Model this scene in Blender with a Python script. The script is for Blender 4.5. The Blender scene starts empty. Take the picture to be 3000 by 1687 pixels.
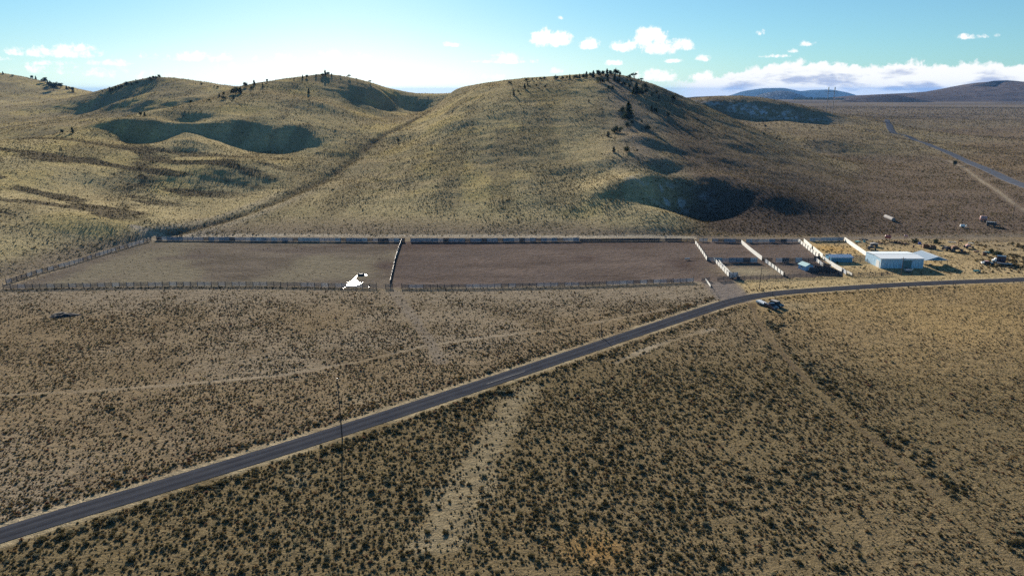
import bpy, math, random
import numpy as np
from mathutils import Vector, Matrix

random.seed(7)
RNG = np.random.default_rng(11)
SC = bpy.context.scene
COL = SC.collection
R = math.radians

# ------------------------------------------------------------------ camera
F, TH, H = 2142.0, R(15.1), 66.0            # focal length in photo pixels, pitch, height above the plain
cam_d = bpy.data.cameras.new('camera')
cam = bpy.data.objects.new('camera', cam_d)
COL.objects.link(cam)
cam.location = (0, 0, H)
cam.rotation_euler = (R(90) - TH, 0, 0)
cam_d.sensor_width = 36
cam_d.lens = 36 * F / 3000
cam_d.clip_end = 60000
cam_d.clip_start = 0.5
SC.camera = cam

# ------------------------------------------------------------------ sun, sky, exposure
SUN_AZ, SUN_EL = R(-12.7), R(18.5)          # azimuth measured from +Y towards +X
sd = bpy.data.lights.new('sun', 'SUN')
sd.energy = 5.0
sd.angle = R(0.5)
sd.color = (1.0, 0.90, 0.76)
sun = bpy.data.objects.new('sun', sd)
COL.objects.link(sun)
sdir = Vector((math.sin(SUN_AZ) * math.cos(SUN_EL), math.cos(SUN_AZ) * math.cos(SUN_EL), math.sin(SUN_EL)))
sun.rotation_euler = sdir.to_track_quat('Z', 'Y').to_euler()
sun.location = sdir * 400

SC.view_settings.view_transform = 'Standard'
SC.view_settings.look = 'None'
SC.view_settings.gamma = 1
SC.view_settings.exposure = 1.2
SC.cycles.use_denoising = False
SC.cycles.denoiser = 'OPENIMAGEDENOISE'
SC.cycles.denoising_input_passes = 'RGB_ALBEDO_NORMAL'
SC.cycles.denoising_prefilter = 'ACCURATE'
SC.cycles.max_bounces = 6
SC.cycles.transparent_max_bounces = 8
SC.cycles.volume_bounces = 0
SC.cycles.caustics_reflective = False
SC.cycles.caustics_refractive = False


class NT:
    """Small helper to write node trees."""
    def __init__(self, tree):
        self.t = tree
        tree.nodes.clear()

    def n(self, kind, **kw):
        nd = self.t.nodes.new(kind)
        ins = kw.pop('ins', {})
        for k, v in kw.items():
            setattr(nd, k, v)
        for k, v in ins.items():
            self.put(nd.inputs[k], v)
        return nd

    def put(self, sock, v):
        if isinstance(v, bpy.types.NodeSocket):
            self.t.links.new(v, sock)
        elif isinstance(v, bpy.types.Node):
            self.t.links.new(v.outputs[0], sock)
        else:
            sock.default_value = v

    def m(self, op, a, b=0.0, c=0.0, clamp=False):
        nd = self.t.nodes.new('ShaderNodeMath')
        nd.operation = op
        nd.use_clamp = clamp
        self.put(nd.inputs[0], a)
        self.put(nd.inputs[1], b)
        self.put(nd.inputs[2], c)
        return nd.outputs[0]

    def mix(self, f, a, b, blend='MIX'):
        nd = self.t.nodes.new('ShaderNodeMix')
        nd.data_type = 'RGBA'
        nd.blend_type = blend
        self.put(nd.inputs[0], f)
        self.put(nd.inputs[6], a)
        self.put(nd.inputs[7], b)
        return nd.outputs[2]

    def ramp(self, f, lo, hi, t0=0.0, t1=1.0):
        nd = self.t.nodes.new('ShaderNodeMapRange')
        nd.clamp = True
        nd.interpolation_type = 'SMOOTHSTEP'
        self.put(nd.inputs[0], f)
        nd.inputs[1].default_value = lo
        nd.inputs[2].default_value = hi
        nd.inputs[3].default_value = t0
        nd.inputs[4].default_value = t1
        return nd.outputs[0]

    def noise(self, vec, scale, detail=3.0, rough=0.55, dist=0.0):
        nd = self.t.nodes.new('ShaderNodeTexNoise')
        if vec is not None:
            self.put(nd.inputs['Vector'], vec)
        nd.inputs['Scale'].default_value = scale
        nd.inputs['Detail'].default_value = detail
        nd.inputs['Roughness'].default_value = rough
        nd.inputs['Distortion'].default_value = dist
        return nd


def pix_dir(px, py):
    u = (px - 1500) / F
    v = (843.5 - py) / F
    return np.array([u, math.cos(TH) + v * math.sin(TH), -math.sin(TH) + v * math.cos(TH)])


world = bpy.data.worlds.new('World')
SC.world = world
world.use_nodes = True
W = NT(world.node_tree)
sky = W.n('ShaderNodeTexSky', sky_type='NISHITA', sun_disc=False, sun_elevation=SUN_EL,
          sun_rotation=SUN_AZ, altitude=1400.0, air_density=1.0, dust_density=0.5, ozone_density=2.2)
tc = W.n('ShaderNodeTexCoord')
sep = W.n('ShaderNodeSeparateXYZ', ins={0: tc.outputs['Generated']})
az = W.m('ARCTAN2', sep.outputs[0], sep.outputs[1])
el = W.m('ARCSINE', sep.outputs[2])
# clouds live on the sky dome: each is (x, y, half width, half height) read off as azimuth / elevation
CLOUDS = [(1590, 108, 34, 30, 1.0), (1635, 112, 46, 24, 1.0), (1728, 128, 30, 18, .95), (1850, 132, 70, 20, 1.0), (1890, 112, 44, 36, 1.0), (1920, 138, 62, 24, 1.0), (1890, 128, 90, 24, .8), (2002, 130, 32, 18, .95), (1925, 100, 34, 22, 1.),
          (1795, 184, 38, 9, .9), (1925, 222, 62, 20, .95), (2065, 222, 42, 16, .8), (1970, 178, 26, 7, .9), (2062, 170, 22, 10, .6),
          (150, 152, 110, 15, .7), (215, 138, 46, 14, .75), (10, 172, 30, 7, .5), (130, 185, 46, 6, .35), (110, 205, 70, 10, .3),
          (560, 168, 100, 14, .45), (640, 166, 40, 12, .45), (830, 165, 22, 12, .4), (1005, 170, 66, 22, .55), (330, 215, 50, 11, .3),
          (1320, 131, 34, 8, .8), (1485, 168, 48, 16, .8), (1490, 180, 80, 8, .8), (1385, 180, 26, 5, .6), (1255, 196, 24, 6, .5), (1640, 207, 30, 10, .6),
          (2272, 163, 38, 7, .9), (2322, 148, 14, 8, .7), (2362, 128, 26, 9, .5), (2224, 95, 14, 8, .4), (2850, 106, 44, 8, .55),
          (1640, 52, 12, 6, .4), (455, 225, 60, 14, .35), (690, 195, 50, 10, .35), (2750, 195, 30, 10, .7), (2685, 198, 26, 10, .6), (2615, 188, 20, 9, .3),
          (1450, 225, 40, 8, .4), (330, 184, 40, 7, .3), (210, 200, 20, 5, .3), (755, 172, 14, 7, .4)]
nz = W.noise(tc.outputs['Generated'], 46.0, 8.0, 0.66, 0.4)
nzf = W.noise(tc.outputs['Generated'], 150.0, 5.0, 0.6)
nz2 = W.noise(tc.outputs['Generated'], 11.0, 4.0, 0.6)
nzs = W.m('ADD', W.m('SUBTRACT', nz.outputs[0], 0.5), W.m('MULTIPLY', W.m('SUBTRACT', nzf.outputs[0], 0.5), 0.45))
acc = None
for (cx, cy, rw, rh, den) in CLOUDS:
    d = pix_dir(cx, cy)
    a0 = math.atan2(d[0], d[1])
    e0 = math.asin(d[2] / np.linalg.norm(d))
    ra, re = rw / F * 1.15, rh / F * 1.25
    da = W.m('MULTIPLY', W.m('SUBTRACT', az, a0), 1 / ra)
    de = W.m('MULTIPLY', W.m('SUBTRACT', el, e0 - re * 0.25), 1 / re)
    # flat base: the lower half falls off faster
    de = W.m('MAXIMUM', de, W.m('MULTIPLY', de, -1.9))
    q = W.m('ADD', W.m('MULTIPLY', da, da), W.m('MULTIPLY', de, de))
    v = W.m('MULTIPLY', W.m('SUBTRACT', 1.0, q), den)
    acc = v if acc is None else W.m('MAXIMUM', acc, v)
acc = W.m('MAXIMUM', acc, -3.0)
puff = W.ramp(W.m('ADD', acc, W.m('MULTIPLY', nzs, 3.6)), 0.05, 0.95)
# the long cloud bank low over the right-hand horizon
dL, dR = pix_dir(1960, 262), pix_dir(2200, 262)
azL, azR = math.atan2(dL[0], dL[1]), math.atan2(dR[0], dR[1])
e_top = math.atan2(*pix_dir(2500, 205)[[2, 1]]) * 0.93
topw = W.m('ADD', W.m('MULTIPLY', W.m('SUBTRACT', nz2.outputs[0], 0.5), 0.05), e_top)
topw = W.m('ADD', topw, W.m('MULTIPLY', nzs, 0.026))
topw = W.m('ADD', topw, W.m('MULTIPLY', W.ramp(az, azL, azR + 0.05), 0.016))
topw = W.m('SUBTRACT', topw, 0.009)
bank = W.ramp(W.m('SUBTRACT', topw, el), -0.0015, 0.004)
bank = W.m('MULTIPLY', bank, W.ramp(az, azL - 0.02, azR - 0.06))
bank = W.m('MULTIPLY', bank, W.ramp(az, 0.85, 1.0, 1.0, 0.0))
bank = W.m('MULTIPLY', bank, W.ramp(el, -0.03, -0.02))
mp = W.n('ShaderNodeMapping', ins={0: tc.outputs['Generated']})
mp.inputs['Scale'].default_value = (9.0, 9.0, 40.0)
gz = W.noise(mp.outputs[0], 1.6, 4.0, 0.55)
grey = W.m('MULTIPLY', W.ramp(gz.outputs[0], 0.50, 0.66), W.ramp(W.m('SUBTRACT', topw, el), 0.006, 0.02))
bank_col = W.mix(grey, (9.4, 9.4, 9.3, 1), (4.2, 4.8, 6.6, 1))
# looking below the level horizon reads the sky just above it
upz = W.m('MAXIMUM', sep.outputs[2], 0.006)
W.put(sky.inputs['Vector'], W.n('ShaderNodeCombineXYZ', ins={0: sep.outputs[0], 1: sep.outputs[1], 2: upz}).outputs[0])
gam = W.n('ShaderNodeGamma', ins={0: sky.outputs[0], 1: 0.85})
skyc = W.mix(1.0, gam.outputs[0], (0.64, 1.03, 1.19, 1), 'MULTIPLY')
lum = W.n('ShaderNodeSeparateColor', ins={0: skyc}).outputs[1]
skyc = W.mix(W.ramp(lum, 6.0, 13.0, 0.0, 0.8), skyc, W.n('ShaderNodeCombineXYZ', ins={0: W.m('MULTIPLY', lum, 0.93), 1: W.m('MULTIPLY', lum, 0.98), 2: W.m('MULTIPLY', lum, 0.97)}).outputs[0])
c1 = W.mix(W.m('MULTIPLY', puff, 0.95), skyc, (10.5, 10.2, 9.9, 1))
c2 = W.mix(W.m('MULTIPLY', bank, 0.96), c1, bank_col)
bg = W.n('ShaderNodeBackground', ins={0: c2, 1: 0.05})
W.n('ShaderNodeOutputWorld', ins={0: bg.outputs[0]})
world['label'] = 'pale cyan sky with small white clouds'

# ------------------------------------------------------------------ pixel <-> place helpers
def ground_at(px, py, z=0.0):
    r = pix_dir(px, py)
    t = (z - H) / r[2]
    return np.array([r[0] * t, r[1] * t, z])


def at_depth(px, py, D):
    r = pix_dir(px, py)
    t = D / r[1]
    return (r[0] * t, D, H + r[2] * t)


def project(P):
    P = np.atleast_2d(P).astype(float)
    x, y, z = P[:, 0], P[:, 1], P[:, 2] - H
    f = y * math.cos(TH) - z * math.sin(TH)
    u = y * math.sin(TH) + z * math.cos(TH)
    return 1500 + F * x / f, 843.5 - F * u / f


def smooth(a, b, x):
    t = np.clip((x - a) / (b - a), 0, 1)
    return t * t * (3 - 2 * t)


# lattice value noise, the same for every caller
_LAT = np.random.default_rng(5).random((256, 256))


def vnoise(x, y, s, off=0):
    x = np.asarray(x) / s + 37.3 * off + 1000
    y = np.asarray(y) / s + 91.7 * off + 1000
    xi, yi = np.floor(x).astype(int), np.floor(y).astype(int)
    fx, fy = x - xi, y - yi
    fx, fy = fx * fx * (3 - 2 * fx), fy * fy * (3 - 2 * fy)
    a = _LAT[xi & 255, yi & 255]
    b = _LAT[(xi + 1) & 255, yi & 255]
    c = _LAT[xi & 255, (yi + 1) & 255]
    d = _LAT[(xi + 1) & 255, (yi + 1) & 255]
    return (a * (1 - fx) + b * fx) * (1 - fy) + (c * (1 - fx) + d * fx) * fy


def fbm(x, y, s, octv=4, off=0):
    v, amp, tot = 0, 1.0, 0
    for k in range(octv):
        v = v + amp * vnoise(x, y, s / 2 ** k, off + k)
        tot += amp
        amp *= 0.5
    return v / tot


def seg_dist(x, y, pts):
    """distance from points to a polyline, and the position along it (0..1 per segment)"""
    best = np.full(np.shape(x), 1e9)
    for (x0, y0), (x1, y1) in zip(pts[:-1], pts[1:]):
        dx, dy = x1 - x0, y1 - y0
        t = np.clip(((x - x0) * dx + (y - y0) * dy) / (dx * dx + dy * dy), 0, 1)
        best = np.minimum(best, np.hypot(x - x0 - t * dx, y - y0 - t * dy))
    return best


# ------------------------------------------------------------------ the lie of the land
CP = []


def cp(px, py, D):
    CP.append(at_depth(px, py, D))


def cw(px, D, z):
    x = (px - 1500) / F * (D * math.cos(TH) + (H - z) * math.sin(TH))
    CP.append((x, D, z))


def fan(pxs, prof):
    for px in pxs:
        for (py, D) in prof:
            cp(px, py, D)


# big hill right of the gully
fan((1320,), ((640, 366), (540, 426), (440, 505), (360, 585), (320, 655)))
fan((1450, 1580, 1700), ((640, 364), (540, 422), (440, 497), (350, 580), (290, 655)))
for px, py, D in ((1330, 270, 830), (1400, 261, 740), (1470, 248, 745), (1540, 235, 760), (1640, 227, 770), (1710, 223, 780), (1760, 217, 795), (1804, 218, 800), (1845, 226, 805),
                  (1881, 238, 805), (1990, 281, 780), (1940, 260, 795)):
    cp(px, py, D)
for px, D, z in ((1330, 930, 62), (1470, 880, 66), (1640, 900, 72), (1780, 920, 72), (1900, 900, 58), (2000, 880, 44)):
    cw(px, D, z)
# spur with the rocky crest and the hollow behind it
for px, py, D in ((1810, 270, 690), (1840, 330, 606), (1868, 400, 518), (1890, 465, 458), (1880, 530, 408), (1950, 620, 366), (2030, 680, 340),
                  (1790, 400, 530), (1790, 500, 440)):
    cp(px, py, D)
for px, py, D in ((1930, 320, 660), (1950, 380, 580), (1960, 440, 505), (1955, 500, 452), (1945, 527, 428), (2060, 522, 434), (2150, 542, 424), (2240, 580, 405),
                  (1950, 600, 404), (2060, 606, 408), (2150, 612, 402), (2240, 634, 382), (2060, 650, 372), (2150, 662, 364)):
    cp(px, py, D)
for px, py, D in ((2040, 330, 700), (2050, 400, 580), (2060, 460, 505), (2150, 400, 612), (2150, 460, 520), (2250, 480, 530), (2250, 540, 450), (2100, 327, 750), (2200, 374, 715), (2300, 424, 680), (2400, 472, 620), (2480, 520, 550),
                  (2350, 560, 455), (2450, 570, 460), (2320, 630, 385)):
    cp(px, py, D)
for px, D, z in ((2100, 840, 30), (2200, 830, 20), (2300, 800, 11), (2400, 760, 4)):
    cw(px, D, z)
# second ridge, its shaded face with old snow
for px, py, D in ((2040, 294, 1060), (2120, 300, 1060), (2200, 310, 1060), (2290, 320, 1060), (2390, 332, 1070), (2480, 346, 1080), (2560, 350, 1260),
                  (2150, 332, 1030), (2250, 348, 1035), (2350, 358, 1040), (2200, 362, 960), (2200, 380, 870), (2300, 356, 1005), (2300, 374, 920), (2390, 365, 985), (2390, 385, 890), (2480, 371, 985), (2480, 392, 890), (2560, 376, 985), (2560, 397, 880), (2300, 392, 860), (2420, 410, 800), (2500, 420, 800)):
    cp(px, py, D)
for px, D, z in ((2040, 1250, 50), (2200, 1250, 40), (2390, 1250, 30), (2000, 1100, 52)):
    cw(px, D, z)
# right-hand plain
for px, py, D in ((2640, 372, 1240), (2800, 372, 1320), (3000, 372, 1350), (3200, 372, 1350), (2640, 405, 900), (2800, 420, 920), (3000, 420, 930),
                  (2600, 480, 690), (2800, 490, 650), (3000, 500, 620), (3200, 500, 620), (2600, 560, 490), (2800, 560, 486), (3000, 560, 482), (3200, 560, 480),
                  (2500, 620, 400), (2700, 630, 392), (3000, 630, 390), (3200, 640, 380)):
    cp(px, py, D)
for px in (2450, 2700, 3000, 3400):
    cw(px, 1900, 8); cw(px, 2600, 16)
# gully between the two hills
GULLY = [(480, 688, 336), (560, 668, 347), (640, 648, 362), (720, 622, 378), (800, 592, 402), (880, 558, 436), (960, 520, 478), (1040, 466, 538), (1100, 410, 606), (1150, 385, 650),
         (1200, 360, 705), (1250, 335, 770), (1268, 315, 830)]
for q in GULLY:
    cp(*q)
for px, py, D in ((1265, 276, 960), (1210, 273, 955), (1150, 261, 940), (1080, 243, 915), (1015, 226, 905), (950, 218, 900), (870, 228, 850), (780, 240, 825), (700, 254, 790),
                  (640, 275, 740), (560, 300, 680), (470, 325, 610), (390, 342, 585), (250, 386, 530), (120, 412, 480), (0, 436, 445), (-200, 470, 400)):
    cp(px, py, D)
for px, D, z in ((1265, 1090, 54), (1150, 1070, 54), (950, 1030, 64), (780, 940, 52), (640, 850, 44), (470, 720, 34), (250, 640, 26), (0, 540, 24), (-200, 520, 24)):
    cw(px, D, z)
# scoop under the crest left of the saddle
for px, py, D in ((950, 240, 852), (1040, 256, 850), (1120, 274, 880), (1200, 289, 915), (950, 262, 812), (1040, 296, 810), (1120, 311, 850), (1200, 318, 891), (880, 290, 716), (960, 310, 708), (1020, 336, 705), (1100, 340, 770), (800, 264, 770), (1000, 390, 612), (900, 390, 592), (1000, 440, 560)):
    cp(px, py, D)
# benches with steep dark scarps on the left hill
for px, py, D in ((300, 372, 545), (360, 364, 556), (430, 362, 566), (500, 372, 566), (340, 392, 541), (400, 406, 553), (470, 406, 559), (520, 392, 561), (548, 364, 592), (548, 392, 556), (548, 414, 528),
                  (575, 362, 578), (650, 362, 586), (720, 376, 590), (790, 398, 580), (585, 386, 571), (650, 393, 575), (720, 402, 580), (790, 414, 576),
                  
                  (620, 330, 618), (720, 330, 634), (820, 340, 630), (720, 290, 695), (850, 390, 588)):
    cp(px, py, D)
for px, py, D in ((300, 470, 455), (420, 480, 458), (560, 450, 500), (700, 470, 480), (300, 560, 398), (450, 560, 412), (600, 560, 424), (720, 560, 432),
                  (450, 630, 362), (560, 630, 374), (0, 500, 395), (0, 580, 345), (0, 660, 306), (150, 500, 410), (150, 600, 346), (150, 680, 312), (300, 650, 330), (0, 740, 280), (-200, 600, 320), (-200, 720, 270)):
    cp(px, py, D)
for px, py, D in ((1180, 420, 590), (1080, 490, 500), (1000, 545, 445), (900, 600, 396), (1150, 560, 424), (1050, 630, 376), (800, 640, 368), (1250, 360, 660)):
    cp(px, py, D)
# hills behind on the left
for px, py, D in ((265, 276, 1030), (350, 250, 1040), (410, 234, 1050), (460, 228, 1050), (560, 243, 1030), (660, 262, 1000), (150, 305, 980), (0, 336, 900), (300, 330, 940), (420, 327, 868), (420, 296, 905), (360, 312, 900),
                  (340, 300, 925), (500, 288, 920), (560, 285, 905), (150, 350, 850), (0, 385, 740), (200, 372, 740), (-200, 380, 800)):
    cp(px, py, D)
for px, D, z in ((350, 1200, 60), (460, 1200, 66), (600, 1180, 58), (150, 1120, 45)):
    cw(px, D, z)
for px, py, D in ((-150, 212, 1550), (0, 216, 1540), (60, 223, 1530), (130, 239, 1510), (200, 259, 1490), (262, 278, 1470), (60, 290, 1280), (150, 290, 1300)):
    cp(px, py, D)
for px, D, z in ((0, 1750, 80), (200, 1700, 50), (460, 1700, 40), (900, 1500, 30), (1300, 1500, 25), (1800, 1500, 25), (900, 2300, 20), (1800, 2300, 20), (-300, 2300, 40), (2100, 1800, 20)):
    cw(px, D, z)
for x in range(-500, 701, 100):
    for y in (-250, -100, 0, 80, 160, 240):
        CP.append((x, y, 0.0))
for x in np.linspace(-165, 240, 10):
    CP.append((x, 325, 0.0))
CP = np.array(CP)


def _tps_phi(r2):
    return np.where(r2 > 1e-9, 0.5 * r2 * np.log(np.maximum(r2, 1e-12)), 0.0)


_S = 300.0
_cx = CP[:, :2] / _S
_n = len(CP)
_d2 = ((_cx[:, None, :] - _cx[None, :, :]) ** 2).sum(-1)
_A = np.zeros((_n + 3, _n + 3))
_A[:_n, :_n] = _tps_phi(_d2) + np.eye(_n) * 2e-5
_A[:_n, _n] = 1
_A[:_n, _n + 1:] = _cx
_A[_n, :_n] = 1
_A[_n + 1:, :_n] = _cx.T
_w = np.linalg.solve(_A, np.concatenate([CP[:, 2], np.zeros(3)]))

FOOT = [(-900, 235), (-300, 238), (-186, 252), (-168, 331), (-60, 331), (80, 331), (200, 331), (320, 333), (1500, 360)]
_fx, _fy = zip(*FOOT)
GUL_W = [at_depth(*q)[:2] for q in GULLY]


def height(x, y):
    x = np.asarray(x, float)
    y = np.asarray(y, float)
    shp = x.shape
    x, y = x.ravel(), y.ravel()
    z = np.zeros_like(x)
    # ragged, wandering slopes: the smooth surface is sampled at a gently warped place
    wk = smooth(345, 420, y) * smooth(2400, 1500, y)
    wx = x + wk * ((fbm(x, y, 42, 3, 171) - .5) * 12)
    wy = y + wk * ((fbm(x, y, 36, 3, 181) - .5) * 8 + (fbm(x, y, 10, 2, 187) - .5) * 4)
    for i in range(0, len(x), 40000):
        sl = slice(i, i + 40000)
        px, py = wx[sl] / _S, wy[sl] / _S
        d2 = (px[:, None] - _cx[:, 0]) ** 2 + (py[:, None] - _cx[:, 1]) ** 2
        z[sl] = _tps_phi(d2) @ _w[:_n] + _w[_n] + px * _w[_n + 1] + py * _w[_n + 2]
    foot = np.interp(x, _fx, _fy)
    k = smooth(-8, 16, y - foot)
    rough = smooth(3, 14, z) * k
    z = z * k
    # fractal relief on the slopes, none on the plain; a cut along the gully
    z = z + rough * ((fbm(x, y, 60, 3, 3) - 0.5) * 1.9 + (fbm(x, y, 14, 3, 9) - 0.5) * 0.9)
    g = seg_dist(x, y, GUL_W)
    z = z - k * 1.5 * np.exp(-(g / 4.5) ** 2)
    # the far field settles to a level plain
    far = smooth(2300, 3200, np.hypot(x, y))
    side = smooth(1.15, 1.6, np.abs(x) / np.maximum(np.abs(y), 60)) * smooth(500, 900, np.abs(x))
    rr = np.hypot(x, y)
    z = z * (1 - far) + (10 - np.maximum(0, rr - 5200) * 0.014) * far
    z = z * (1 - side)
    z = np.clip(z, -360, 130)
    return z.reshape(shp)


def hit(px, py, d0=80, d1=2500, n=1600):
    """where the line of sight through a photo pixel meets the land"""
    D = np.geomspace(d0, d1, n)
    r = pix_dir(px, py)
    x, z = r[0] * D / r[1], H + r[2] * D / r[1]
    h = height(x, D)
    k = np.nonzero(h >= z)[0]
    i = k[0] if len(k) else int(np.argmin(z - h))
    return np.array([x[i], D[i], h[i]])

# ------------------------------------------------------------------ scene bookkeeping
def tag(o, label=None, cat=None, group=None, kind=None):
    if label:
        o['label'] = label
    if cat:
        o['category'] = cat
    if group:
        o['group'] = group
    if kind:
        o['kind'] = kind
    return o


def link(o, parent=None):
    COL.objects.link(o)
    if parent is not None:
        o.parent = parent
    return o


def empty(name, loc, rz=0.0, label=None, cat=None, group=None):
    o = bpy.data.objects.new(name, None)
    o.empty_display_size = 0.5
    link(o)
    o.location = loc
    o.rotation_euler = (0, 0, rz)
    return tag(o, label, cat, group)


def mesh_from_np(name, V, Fc, mat, parent=None, smooth_shade=False, attrs=None):
    """V (n,3); Fc (m,3) or (m,4) integer array"""
    me = bpy.data.meshes.new(name)
    V = np.ascontiguousarray(V, dtype=np.float32)
    Fc = np.ascontiguousarray(Fc, dtype=np.int32)
    k = Fc.shape[1]
    me.vertices.add(len(V))
    me.vertices.foreach_set('co', V.ravel())
    me.loops.add(Fc.size)
    me.loops.foreach_set('vertex_index', Fc.ravel())
    me.polygons.add(len(Fc))
    me.polygons.foreach_set('loop_start', np.arange(0, Fc.size, k, dtype=np.int32))
    me.polygons.foreach_set('loop_total', np.full(len(Fc), k, dtype=np.int32))
    me.polygons.foreach_set('use_smooth', np.full(len(Fc), smooth_shade))
    me.update(calc_edges=True)
    for nm, arr in (attrs or {}).items():
        a = me.color_attributes.new(nm, 'FLOAT_COLOR', 'POINT')
        c = np.ones((len(V), 4), np.float32)
        c[:, :arr.shape[1]] = arr
        a.data.foreach_set('color', c.ravel())
    me.materials.append(mat)
    o = bpy.data.objects.new(name, me)
    link(o, parent)
    return o


class MB:
    """Collects boxes, bars, tubes, slabs into one mesh."""
    def __init__(self):
        self.v, self.f, self.n = [], [], 0

    def add(self, vs, fs):
        self.v.extend([tuple(p) for p in vs])
        self.f.extend([tuple(i + self.n for i in f) for f in fs])
        self.n += len(vs)
        return self

    BOXF = [(0, 3, 2, 1), (4, 5, 6, 7), (0, 1, 5, 4), (1, 2, 6, 5), (2, 3, 7, 6), (3, 0, 4, 7)]

    def box(self, c, s, rz=0.0, taper=1.0):
        hx, hy, hz = s[0] / 2, s[1] / 2, s[2] / 2
        ca, sa = math.cos(rz), math.sin(rz)
        vs = []
        for dz, k in ((-hz, 1.0), (hz, taper)):
            for dx, dy in ((-hx, -hy), (hx, -hy), (hx, hy), (-hx, hy)):
                dx, dy = dx * k, dy * k
                vs.append((c[0] + dx * ca - dy * sa, c[1] + dx * sa + dy * ca, c[2] + dz))
        return self.add(vs, self.BOXF)

    def bar(self, a, b, w, h):
        """box beam from a to b, width w (sideways) and height h (up)"""
        a, b = Vector(a), Vector(b)
        d = (b - a).normalized()
        up = Vector((0, 0, 1)) if abs(d.z) < 0.95 else Vector((0, 1, 0))
        s = d.cross(up).normalized()
        u = s.cross(d).normalized()
        vs = []
        for p in (a, b):
            for i, j in ((-1, -1), (1, -1), (1, 1), (-1, 1)):
                vs.append(p + s * (i * w / 2) + u * (j * h / 2))
        return self.add(vs, self.BOXF)

    def tube(self, pts, rad, n=8, cap=True):
        rads = rad if hasattr(rad, '__len__') else [rad] * len(pts)
        pts = [Vector(p) for p in pts]
        vs = []
        for i, p in enumerate(pts):
            d = (pts[min(i + 1, len(pts) - 1)] - pts[max(i - 1, 0)]).normalized()
            up = Vector((0, 0, 1)) if abs(d.z) < 0.9 else Vector((1, 0, 0))
            s = d.cross(up).normalized()
            u = s.cross(d).normalized()
            for k in range(n):
                t = 2 * math.pi * k / n
                vs.append(p + (s * math.cos(t) + u * math.sin(t)) * rads[i])
        fs = []
        for i in range(len(pts) - 1):
            for k in range(n):
                a, b = i * n + k, i * n + (k + 1) % n
                fs.append((a, b, b + n, a + n))
        if cap:
            fs.append(tuple(range(n - 1, -1, -1)))
            fs.append(tuple(range((len(pts) - 1) * n, len(pts) * n)))
        return self.add(vs, fs)

    def prism(self, prof, y0, y1, M=None):
        """profile in x-z, extruded along y"""
        n = len(prof)
        vs = [(x, y0, z) for x, z in prof] + [(x, y1, z) for x, z in prof]
        fs = [tuple(range(n)), tuple(range(2 * n - 1, n - 1, -1))]
        for i in range(n):
            j = (i + 1) % n
            fs.append((j, i, i + n, j + n))
        if M is not None:
            vs = [M @ Vector(p) for p in vs]
        return self.add(vs, fs)

    def build(self, name, mat, parent=None, bevel=0.0, smooth_shade=False):
        me = bpy.data.meshes.new(name)
        me.from_pydata([tuple(p) for p in self.v], [], self.f)
        me.update()
        me.materials.append(mat)
        if smooth_shade:
            me.polygons.foreach_set('use_smooth', [True] * len(me.polygons))
        o = bpy.data.objects.new(name, me)
        link(o, parent)
        if bevel:
            md = o.modifiers.new('bevel', 'BEVEL')
            md.width = bevel
            md.segments = 2
            md.limit_method = 'ANGLE'
        return o


def copy_tree(o, parent=None):
    c = o.copy()
    link(c, parent)
    for ch in list(o.children):
        copy_tree(ch, c)
    return c


# ------------------------------------------------------------------ materials
def new_mat(name):
    m = bpy.data.materials.new(name)
    m.use_nodes = True
    return m, NT(m.node_tree)


def plain_mat(name, col, rough=0.7, var=0.25, scale=1.5, metal=0.0, bump=0.0, streak=None, spec=0.5):
    """painted / wooden / metal surface with blotchy wear"""
    m, T = new_mat(name)
    t = T.n('ShaderNodeTexCoord')
    vec = t.outputs['Object']
    if streak:
        mp = T.n('ShaderNodeMapping', ins={0: vec})
        mp.inputs['Scale'].default_value = streak
        vec = mp.outputs[0]
    nz = T.noise(vec, scale, 5.0, 0.6)
    dark = tuple(c * (1 - var) for c in col) + (1,)
    lite = tuple(min(1, c * (1 + var)) for c in col) + (1,)
    c = T.mix(T.ramp(nz.outputs[0], 0.3, 0.7), dark, lite)
    p = T.n('ShaderNodeBsdfPrincipled', ins={'Base Color': c, 'Roughness': rough, 'Metallic': metal})
    p.inputs['Specular IOR Level'].default_value = spec
    if bump:
        b = T.n('ShaderNodeBump', ins={'Strength': bump, 'Distance': 0.02, 'Height': nz.outputs[0]})
        T.put(p.inputs['Normal'], b.outputs[0])
    T.n('ShaderNodeOutputMaterial', ins={0: p.outputs[0]})
    return m


def foliage_mat(name, transl=0.35, gain=1.0):
    """leaves: vertex-coloured, part of the light comes through"""
    m, T = new_mat(name)
    a = T.n('ShaderNodeVertexColor', layer_name='tint')
    c = T.mix(1.0, a.outputs[0], (gain, gain, gain, 1), 'MULTIPLY')
    d = T.n('ShaderNodeBsdfDiffuse', ins={0: c})
    t = T.n('ShaderNodeBsdfTranslucent', ins={0: c})
    s = T.n('ShaderNodeMixShader', ins={0: transl, 1: d.outputs[0], 2: t.outputs[0]})
    T.n('ShaderNodeOutputMaterial', ins={0: s.outputs[0]})
    return m


# ------------------------------------------------------------------ ground plan (all read off the photograph once, then metres)
def gp(px, py, z=0.0):
    g = ground_at(px, py, z)
    return (float(g[0]), float(g[1]))


ROAD = [(-160, 26.5), (-120, 62.5)] + [gp(*q) for q in ((0, 1568), (500, 1416), (1000, 1261), (1500, 1097), (1750, 1013), (2000, 929), (2070, 906), (2140, 884), (2200, 870), (2260, 861), (2350, 852.5), (2600, 836), (2800, 826.5), (3000, 818.5))] + [(260, 271), (420, 300)]


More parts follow.
